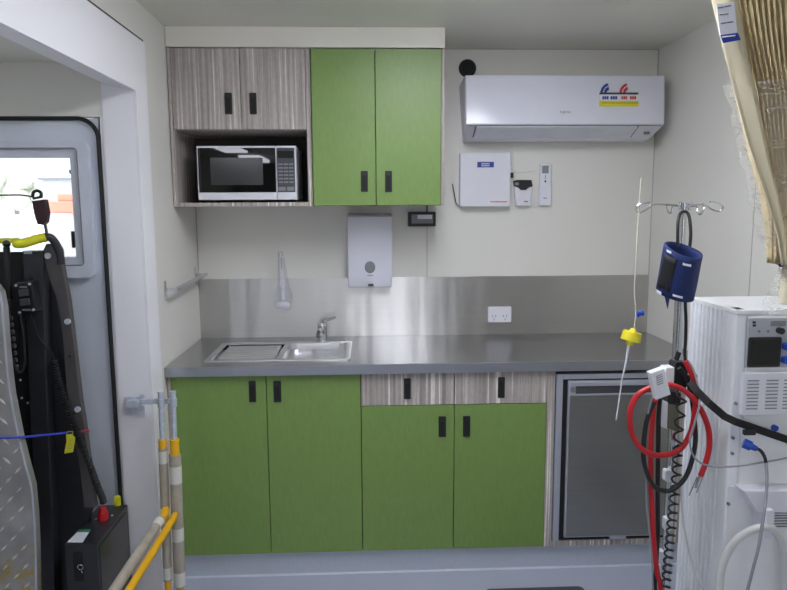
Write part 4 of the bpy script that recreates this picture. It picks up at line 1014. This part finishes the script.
# raised treads, alternating directions
def inside(x, z, P):
    c = False; n = len(P)
    for i in range(n):
        (x0, z0), (x1, z1) = P[i], P[(i+1) % n]
        if (z0 > z) != (z1 > z) and x < (x1-x0)*(z-z0)/(z1-z0)+x0: c = not c
    return c
P2 = poly(cpo); tr_ = MB(); r = 0; z = .33
while z < 1.2:
    x = -.78+(r % 2)*.030; c = 0
    while x < -.15:
        if inside(x+.013, z, P2) and inside(x+.012, z+.012, P2) and inside(x+.012, z-.012, P2):
            a = PI/4 if (r+c) % 2 or z < .75 else -PI/4
            d_ = Vector((math.cos(a), 0, math.sin(a)))*.0165; p = Vector((x, -1.2005, z)); n_ = Vector((-d_.z, 0, d_.x))*.26
            q = [p-d_, p+n_, p+d_, p-n_]; tp_ = [v.lerp(p, .35)+Vector((0, -.0035, 0)) for v in q]
            vb_ = [tr_.bm.verts.new(v) for v in q]; vt = [tr_.bm.verts.new(v) for v in tp_]
            tr_.bm.faces.new(vt)
            for k in range(4): tr_.bm.faces.new((vb_[k], vb_[(k+1) % 4], vt[(k+1) % 4], vt[k]))
        x += .060; c += 1
    z += .031; r += 1
tr_m = obj('raised_treads', tr_, mat('tread_metal', (236, 234, 230), .3, .6, var=.1), pl)
ed = [Vector((p[0]-.001, -1.202, p[2])) for p in cpo[1:13]]
obj('platform_edge', MB().tube(smooth(ed, 3), .0034, 8), ALU, wl, True)
# column, side plate, outer arm
colp = [(-0.3057, -1, 1.384), (-0.2447, -1, 1.384), (-0.253, -1, 1.226), (-0.2585, -1, 1.061), (-0.2682, -1, 0.7908), (-0.275, -1, 0.5118), (-0.2889, -1, 0.1723), (-0.3358, -1, 0.1738), (-0.3227, -1, 0.513), (-0.3233, -1, 0.7919), (-0.3128, -1, 1.062), (-0.3099, -1, 1.226)]
obj('column', MB().prism(poly(colp), -1.0, -.95, 'y', bev=.002), LIFTK, wl)
obj('column_cap', MB().rplate(-0.2994, -0.2761, 1.375, 1.383, -1.006, -.998, .002), ALU, wl)
ho = (-0.2832, -1.002, 1.296); obj('column_hole', MB().cyl((ho[0], -1.002, ho[2]), (ho[0], -.998, ho[2]), .007), BLACKM, wl)
sp2 = [(-0.2832, -0.945, 1.384), (-0.252, -0.945, 1.37), (-0.2399, -0.945, 1.268), (-0.2244, -0.945, 1.117), (-0.2187, -0.945, 0.9109), (-0.2105, -0.945, 0.7355), (-0.1618, -0.945, 0.4976), (-0.1827, -0.945, 0.436), (-0.2118, -0.945, 0.4075), (-0.2365, -0.945, 0.136), (-0.3537, -0.945, 0.1398)]
obj('side_plate', MB().prism(poly(sp2), -.945, -.925, 'y', bev=.001), LIFTK, wl)
arm = [(-0.252, -0.985, 1.38), (-0.2375, -0.985, 1.405), (-0.2058, -0.985, 1.408), (-0.1947, -0.985, 1.386), (-0.1924, -0.985, 1.327), (-0.1804, -0.985, 1.223), (-0.1733, -0.985, 1.09), (-0.164, -0.985, 0.8869), (-0.1565, -0.985, 0.8008), (-0.1422, -0.985, 0.5584), (-0.1387, -0.985, 0.5084), (-0.1754, -0.985, 0.5093), (-0.1799, -0.985, 0.6443), (-0.1937, -0.985, 0.7842), (-0.2056, -0.985, 0.9218), (-0.2057, -0.985, 1.087), (-0.21, -0.985, 1.21), (-0.2361, -0.985, 1.292)]
obj('outer_arm', MB().prism(poly(arm), -.985, -.955, 'y', bev=.002), LIFTG, wl, label='brownish grey outer arm')
for (x, _, z_) in [(-0.2332, -0.99, 1.367), (-0.1853, -0.99, 1.152), (-0.1724, -0.99, 0.856)]: obj('bolt', MB().cyl((x, -.992, z_), (x, -.984, z_), .0095, n=16), GALV, wl, True)
x, _, z_ = (-0.1875, -0.97, 1.036); obj('arm_hole', MB().cyl((x, -.9865, z_), (x, -.984, z_), .004, n=12), BLACKM, wl)
# dark inner frame behind the platform
obj('inner_frame', MB().prism(poly([(-0.7581, -0.985, 1.384), (-0.315, -0.985, 1.38), (-0.3316, -0.985, 0.8214), (-0.3469, -0.985, 0.1647), (-0.8813, -0.985, 0.1818)]), -.985, -.97, 'y'), BLACKM, wl)
obj('inner_post', MB().cyl(tuple((-0.3391, -1.03, 1.399)), tuple((-0.3446, -1.03, 1.231)), .010).ball(tuple((-0.3383, -1.03, 1.409)), .012), BLACK, wl, True)
b = MB()
for i in range(9):
    p = (-0.3268, -1.05, 1.169) if False else None
for i, (x, _, z_) in enumerate([(-0.3377, -1.04, 1.174), (-0.3364, -1.04, 1.152), (-0.3357, -1.04, 1.129), (-0.3349, -1.04, 1.107), (-0.3348, -1.04, 1.084), (-0.3347, -1.04, 1.061), (-0.334, -1.04, 1.038), (-0.3326, -1.04, 1.015)]):
    b.ball((x, -1.04, z_), .0085, (.8, .5, 1), 10)
obj('link_chain', b, GREYD, wl, True)
obj('inner_hose', MB().tube(smooth([(-0.3342, -1.05, 1.234), (-0.3448, -1.05, 1.138), (-0.345, -1.05, 1.057), (-0.3295, -1.04, 0.9986), (-0.3138, -1.03, 1.022), (-0.3097, -1.03, 1.117), (-0.3141, -1.03, 1.182)]), .006, 10), BLACK, wl, True)
for (x, _, z_) in [(-0.3606, -1, 1.24), (-0.351, -1, 0.9588), (-0.3508, -1, 0.898), (-0.3328, -1, 0.8808), (-0.3677, -1, 0.8882)]: obj('bolt', MB().ball((x, -.988, z_), .004, n=8), GALV, wl, True)
# grip
gpts = smooth([(-0.3009, -1.04, 1.41), (-0.2843, -1.03, 1.411), (-0.256, -1.01, 1.421), (-0.229, -1, 1.428)])
obj('yellow_grip', MB().tube(gpts, .0148, 16).ball(gpts[0], .0148), YEL, wl, True, label='yellow foam grip')
obj('grip_bar', MB().tube(smooth([(-0.2352, -1, 1.428), (-0.2181, -0.99, 1.425), (-0.2055, -0.98, 1.398), (-0.2005, -0.975, 1.365), (-0.2007, -0.975, 1.339)]), .0125, 14), LIFTK, wl, True)
obj('far_grip', MB().tube([(-0.7302, -0.93, 1.409), (-0.3492, -0.93, 1.415)], .0085, 12), YEL, wl, True, label='second yellow foam grip behind')
# pendant with rod
hx = [(-0.2513, -0.96, 1.44), (-0.2578, -0.96, 1.482)]
obj('pendant_stem', MB().tube([Vector(a) for a in [(-0.2372, -0.97, 1.417), (-0.2464, -0.965, 1.475)]], .005, 8), LIFTG, wl, True)
pe = [(-0.247, -0.97, 1.466), (-0.2512, -0.97, 1.479), (-0.2537, -0.97, 1.539), (-0.2564, -0.97, 1.546)]
obj('pendant', quad([(-0.2739, -0.97, 1.543), (-0.2327, -0.97, 1.547), (-0.2279, -0.97, 1.504), (-0.2346, -0.97, 1.475), (-0.2448, -0.97, 1.466), (-0.262, -0.97, 1.469), (-0.2702, -0.97, 1.508)], -.985, -.955, .004), mat('dark_red_black', (52, 22, 28), .5, var=.5, scale=30), wl)
obj('pendant_cap', MB().tube(smooth([(-0.2762, -0.97, 1.553), (-0.2719, -0.97, 1.57), (-0.2589, -0.97, 1.575), (-0.2485, -0.97, 1.568), (-0.2495, -0.97, 1.553)]), .0052, 10).tube([(-0.275, -0.97, 1.55), (-0.2478, -0.97, 1.556)], .004, 8), BLACK, wl, True)
obj('pendant_rod', MB().tube([(-0.7094, -0.97, 1.35), (-0.6791, -0.97, 1.532), (-0.6426, -0.97, 1.557), (-0.4556, -0.97, 1.561), (-0.3148, -0.97, 1.562), (-0.2776, -0.97, 1.557)], .0026, 8), LIFTG, wl, True)
# switch box
qs = [(-0.3154, -1.04, 1.286), (-0.265, -1.04, 1.29), (-0.2585, -1.04, 1.195), (-0.3102, -1.04, 1.185)]
sx = obj('switch_box', quad(qs, -1.045, -.999, .002), BLACK, wl)
def bil(u, v):
    a, b_, c, d_ = [Vector(q_) for q_ in qs]; return a.lerp(b_, u).lerp(d_.lerp(c, u), v)
for (u0, u1, v0, v1) in ((.22, .78, .22, .44), (.22, .78, .52, .74)):
    obj('rocker_switch', quad([bil(u0, v0), bil(u1, v0), bil(u1, v1), bil(u0, v1)], -1.052, -1.045, .001), GREYD, sx)
for u, v in ((.08, .07), (.92, .07), (.08, .93), (.92, .93)): p = bil(u, v); obj('screw', MB().cyl((p.x, -1.049, p.z), (p.x, -1.044, p.z), .0042, n=10), GALV, sx)
b = MB(); p, q = bil(.28, .13), bil(.72, .13); b.box(p.x, q.x, -1.0465, -1.0445, p.z-.003, p.z+.002); p, q = bil(.25, .87), bil(.75, .87); b.box(p.x, q.x, -1.0465, -1.0445, p.z-.002, p.z+.003)
obj('switch_marks', b, GREYP, sx)
obj('switch_cable', MB().tube(smooth([(-0.284, -1.02, 1.19), (-0.2795, -1.015, 1.156), (-0.2726, -1.01, 1.109), (-0.2546, -1, 1.071), (-0.2415, -0.99, 1.048), (-0.2356, -0.99, 1.018)]), .0032, 8), BLACK, wl, True)
# corrugated hose
hpth = smooth([(-0.2321, -1, 1.027), (-0.2281, -1, 0.9937), (-0.2217, -1, 0.9465), (-0.2065, -1, 0.8853), (-0.188, -1, 0.8235), (-0.1639, -1, 0.7439), (-0.1409, -0.99, 0.6524), (-0.1282, -0.975, 0.5786), (-0.1216, -0.96, 0.5324), (-0.1214, -0.955, 0.5121)], 12)
hose_pts = []; tot = 0
b = MB()
Lh = [0]
for i in range(1, len(hpth)): Lh.append(Lh[-1]+(hpth[i]-hpth[i-1]).length)
def atlen(s):
    for i in range(1, len(Lh)):
        if s <= Lh[i]: t = (s-Lh[i-1])/(Lh[i]-Lh[i-1]); return hpth[i-1].lerp(hpth[i], t)
    return hpth[-1]
N = int(Lh[-1]/.0022); pts = [atlen(Lh[-1]*i/N) for i in range(N+1)]
b.tube(pts, .0102, 12, rf=lambda t: 1+.2*math.sin(t*N*PI/2))
obj('corrugated_hose', b, RUBBER, wl, True)
obj('base_plate', MB().box(-.86, -.21, -1.19, -.9, 0, .02), LIFTK, wl)

# ------------------------------------------------------------------ hydraulic pump box
bx0, bx1, by0, by1, bz = -.1952, -.0932, -1.1018, -.812, .44
pb = thing('pump_box', 'black pump box with a white and green label, beside the lift', 'pump box', (-.145, -.957, 0))
obj('case', MB().box(bx0, bx1, by0, by1, .0, bz, bev=.002), BOXK, pb)
obj('side_panel', MB().box(bx1, bx1+.002, by0+.02, by1-.02, .05, bz-.02), mat('smoked_panel', (56, 50, 46), .2), pb)
lbx = [Vector(v)+Vector((0, 0, .0012)) for v in ((-0.1918, -1.089, 0.44), (-0.1873, -1.004, 0.44), (-0.1499, -1.006, 0.44), (-0.1412, -1.092, 0.44))]
ll = obj('paper_label', MB().prism([(v.x, v.y) for v in lbx], bz, bz+.0008, 'z'), WHITEP, pb, label='white label with a green strip')
gg = [Vector(v) for v in ((-0.1872, -1.02, 0.44), (-0.1874, -1.001, 0.44), (-0.1507, -1.003, 0.44), (-0.1477, -1.022, 0.44))]
obj('green_strip', MB().prism([(v.x, v.y) for v in gg], bz+.0006, bz+.0014, 'z'), mat('label_green', (60, 150, 105), .5), ll)
s0, s1 = (-0.1705, -1.102, 0.4154), (-0.139, -1.102, 0.3123)
obj('front_slot', MB().rplate(s0[0], s1[0], s1[2], s0[2], by0-.001, by0+.002, .010), BLACKM, pb)
kc = Vector((-0.1473, -1.105, 0.3629)); b = MB().tube([(kc.x+.0085*math.cos(2*PI*k/16), by0-.004, kc.z+.0085*math.sin(2*PI*k/16)) for k in range(16)], .0018, 6, closed=True).tube([(kc.x+.002, by0-.004, kc.z-.008), (kc.x+.005, by0-.004, kc.z-.02)], .0018, 6)
obj('key_ring', b, CHROME, pb, True)
rc = Vector((-0.1377, -0.9254, 0.44))
obj('red_connector', MB().cyl(rc, rc+Vector((0, 0, .028)), .0185, .0170).cyl(rc+Vector((0, 0, .028)), rc+Vector((0, 0, .044)), .0150, .010), RED, pb, True, label='red hose connector')
for (x, y, _) in ((-0.1618, -0.9279, 0.44), (-0.1157, -0.9036, 0.44)): obj('screw', MB().cyl((x, y, bz), (x, y, bz+.004), .004, n=10), GALV, pb)
yc_ = Vector((-0.1282, -0.8145, 0.44))
obj('yellow_cap', MB().cyl((yc_.x, yc_.y+.0, bz), (yc_.x, yc_.y, bz+.030), .0118).cyl((yc_.x, yc_.y, bz+.030), (yc_.x, yc_.y, bz+.034), .0118, .009), YEL, pb, True, label='yellow cap')

# ------------------------------------------------------------------ blue rope and tag
rp_ = thing('blue_rope', 'thin blue rope tied across the lift with a red end', 'rope', (-0.1871, -1.22, 0.8457))
rpts = smooth([(-0.3624, -1.22, 0.84), (-0.3041, -1.22, 0.8419), (-0.2543, -1.215, 0.8407), (-0.2462, -1.1, 0.8065), (-0.2162, -1.03, 0.7881), (-0.1884, -1.02, 0.7872)], 14)
obj('cord', MB().tube(rpts, .0036, 8, rf=lambda t: 1+.18*math.sin(t*260)), mat('blue_rope_fibre', (52, 72, 190), .7, var=.3, scale=300), rp_, True)
obj('red_end', MB().tube([(-0.1527, -1.02, 0.7899), (-0.1429, -1.02, 0.7917), (-0.1266, -1.02, 0.7934)], .0042, 8, rf=lambda t: .7+.6*t), mat('faded_red', (170, 60, 80), .6), rp_, True)
yt = thing('yellow_tag', 'small yellow paper tag hanging from the blue rope on the lift', 'tag', (-0.1884, -1.03, 0.7245))
obj('tag_card', quad([(-0.1962, -1.03, 0.7843), (-0.1794, -1.03, 0.7857), (-0.167, -1.03, 0.7735), (-0.1781, -1.03, 0.7243), (-0.2067, -1.03, 0.7205), (-0.1961, -1.03, 0.7622)], -1.032, -1.0305, .0), mat('tag_yellow', (214, 210, 40), .6), yt)
obj('tag_loop', MB().tube([(-0.1955, -1.03, 0.786), (-0.1901, -1.03, 0.794), (-0.1741, -1.03, 0.7937), (-0.1779, -1.03, 0.784)], .002, 6), mat('tag_olive', (170, 165, 40), .6), yt)
b = MB()
for (p, q) in ([(-0.1892, -1.032, 0.763), (-0.1749, -1.032, 0.7661)], [(-0.1904, -1.032, 0.7545), (-0.1767, -1.032, 0.7573)], [(-0.1923, -1.032, 0.746), (-0.1786, -1.032, 0.7484)], [(-0.1942, -1.032, 0.7375), (-0.1805, -1.032, 0.7396)]): b.tube([p, q], .0006, 4)
obj('tag_print', b, PRINT, yt)

# ------------------------------------------------------------------ ceiling lights (out of frame; panels mirrored in the microwave door, lobby fill added)
lights = [(1.05, -1.52, ''), (1.05, -4.6, ''), (-.80, -5.55, ''), (-.80, -7.5, '')]
for i, (x, y, _) in enumerate(lights):
    lt = thing('ceiling_light', 'slim rectangular ceiling light panel with glowing white diffuser', 'light', (x, y, H), 'ceiling light panels')
    obj('frame', MB().box(x-.17, x+.17, y-.56, y+.56, H-.012, H-.0005), WHITEP, lt)
    obj('diffuser', MB().box(x-.14, x+.14, y-.53, y+.53, H-.05, H-.0121, bev=.006), LAMP if i == 0 else LAMPF, lt)
lt = thing('lobby_fill_lamp', 'small added fill lamp, unseen, over the lift lobby', 'light', (-.9, -1.9, 2.012))  # unseen fill light added to brighten the lobby and door
obj('diffuser', MB().rplate(-1.05, -.75, -2.1, -1.7, 1.995, 2.0115, .05, 'z'), emis('lobby_fill_glow', (240, 245, 255), 10.0), lt)

# ------------------------------------------------------------------ sky and camera
w = bpy.data.worlds.new('World'); SC.world = w; w.use_nodes = True
nt = w.node_tree; bg = nt.nodes['Background']
tcw = nt.nodes.new('ShaderNodeTexCoord'); nzw = nt.nodes.new('ShaderNodeTexNoise'); nzw.inputs['Scale'].default_value = 2.0
rw = nt.nodes.new('ShaderNodeValToRGB'); rw.color_ramp.elements[0].color = (.80, .88, 1, 1); rw.color_ramp.elements[1].color = (1, 1, 1, 1)
nt.links.new(tcw.outputs['Generated'], nzw.inputs['Vector']); nt.links.new(nzw.outputs['Fac'], rw.inputs['Fac']); nt.links.new(rw.outputs['Color'], bg.inputs['Color'])
bg.inputs['Strength'].default_value = 3.4

cam = bpy.data.cameras.new('Camera'); co_ = bpy.data.objects.new('Camera', cam); COL.objects.link(co_)
yaw, pitch, roll, f = .04128, -.1315, -.00562, 673.18
fwd = Vector((math.sin(yaw)*math.cos(pitch), math.cos(yaw)*math.cos(pitch), math.sin(pitch)))
right = Vector((math.cos(yaw), -math.sin(yaw), 0)); up = right.cross(fwd)
r2 = right*math.cos(roll)+up*math.sin(roll); u2 = up*math.cos(roll)-right*math.sin(roll)
M = Matrix((r2, u2, -fwd)).transposed().to_4x4(); M.translation = (.78921, -3.19901, 1.52034)
co_.matrix_world = M
cam.sensor_fit = 'HORIZONTAL'; cam.sensor_width = 36; cam.lens = f*36/787; cam.clip_start = .02
SC.camera = co_
SC.view_settings.view_transform = 'Standard'; SC.view_settings.look = 'None'; SC.view_settings.gamma = 1; SC.view_settings.use_curve_mapping = False
SC.view_settings.exposure = -.27
SC.cycles.use_denoising = True
SC.cycles.max_bounces = 8
SC.cycles.diffuse_bounces = 5
SC.cycles.transparent_max_bounces = 12
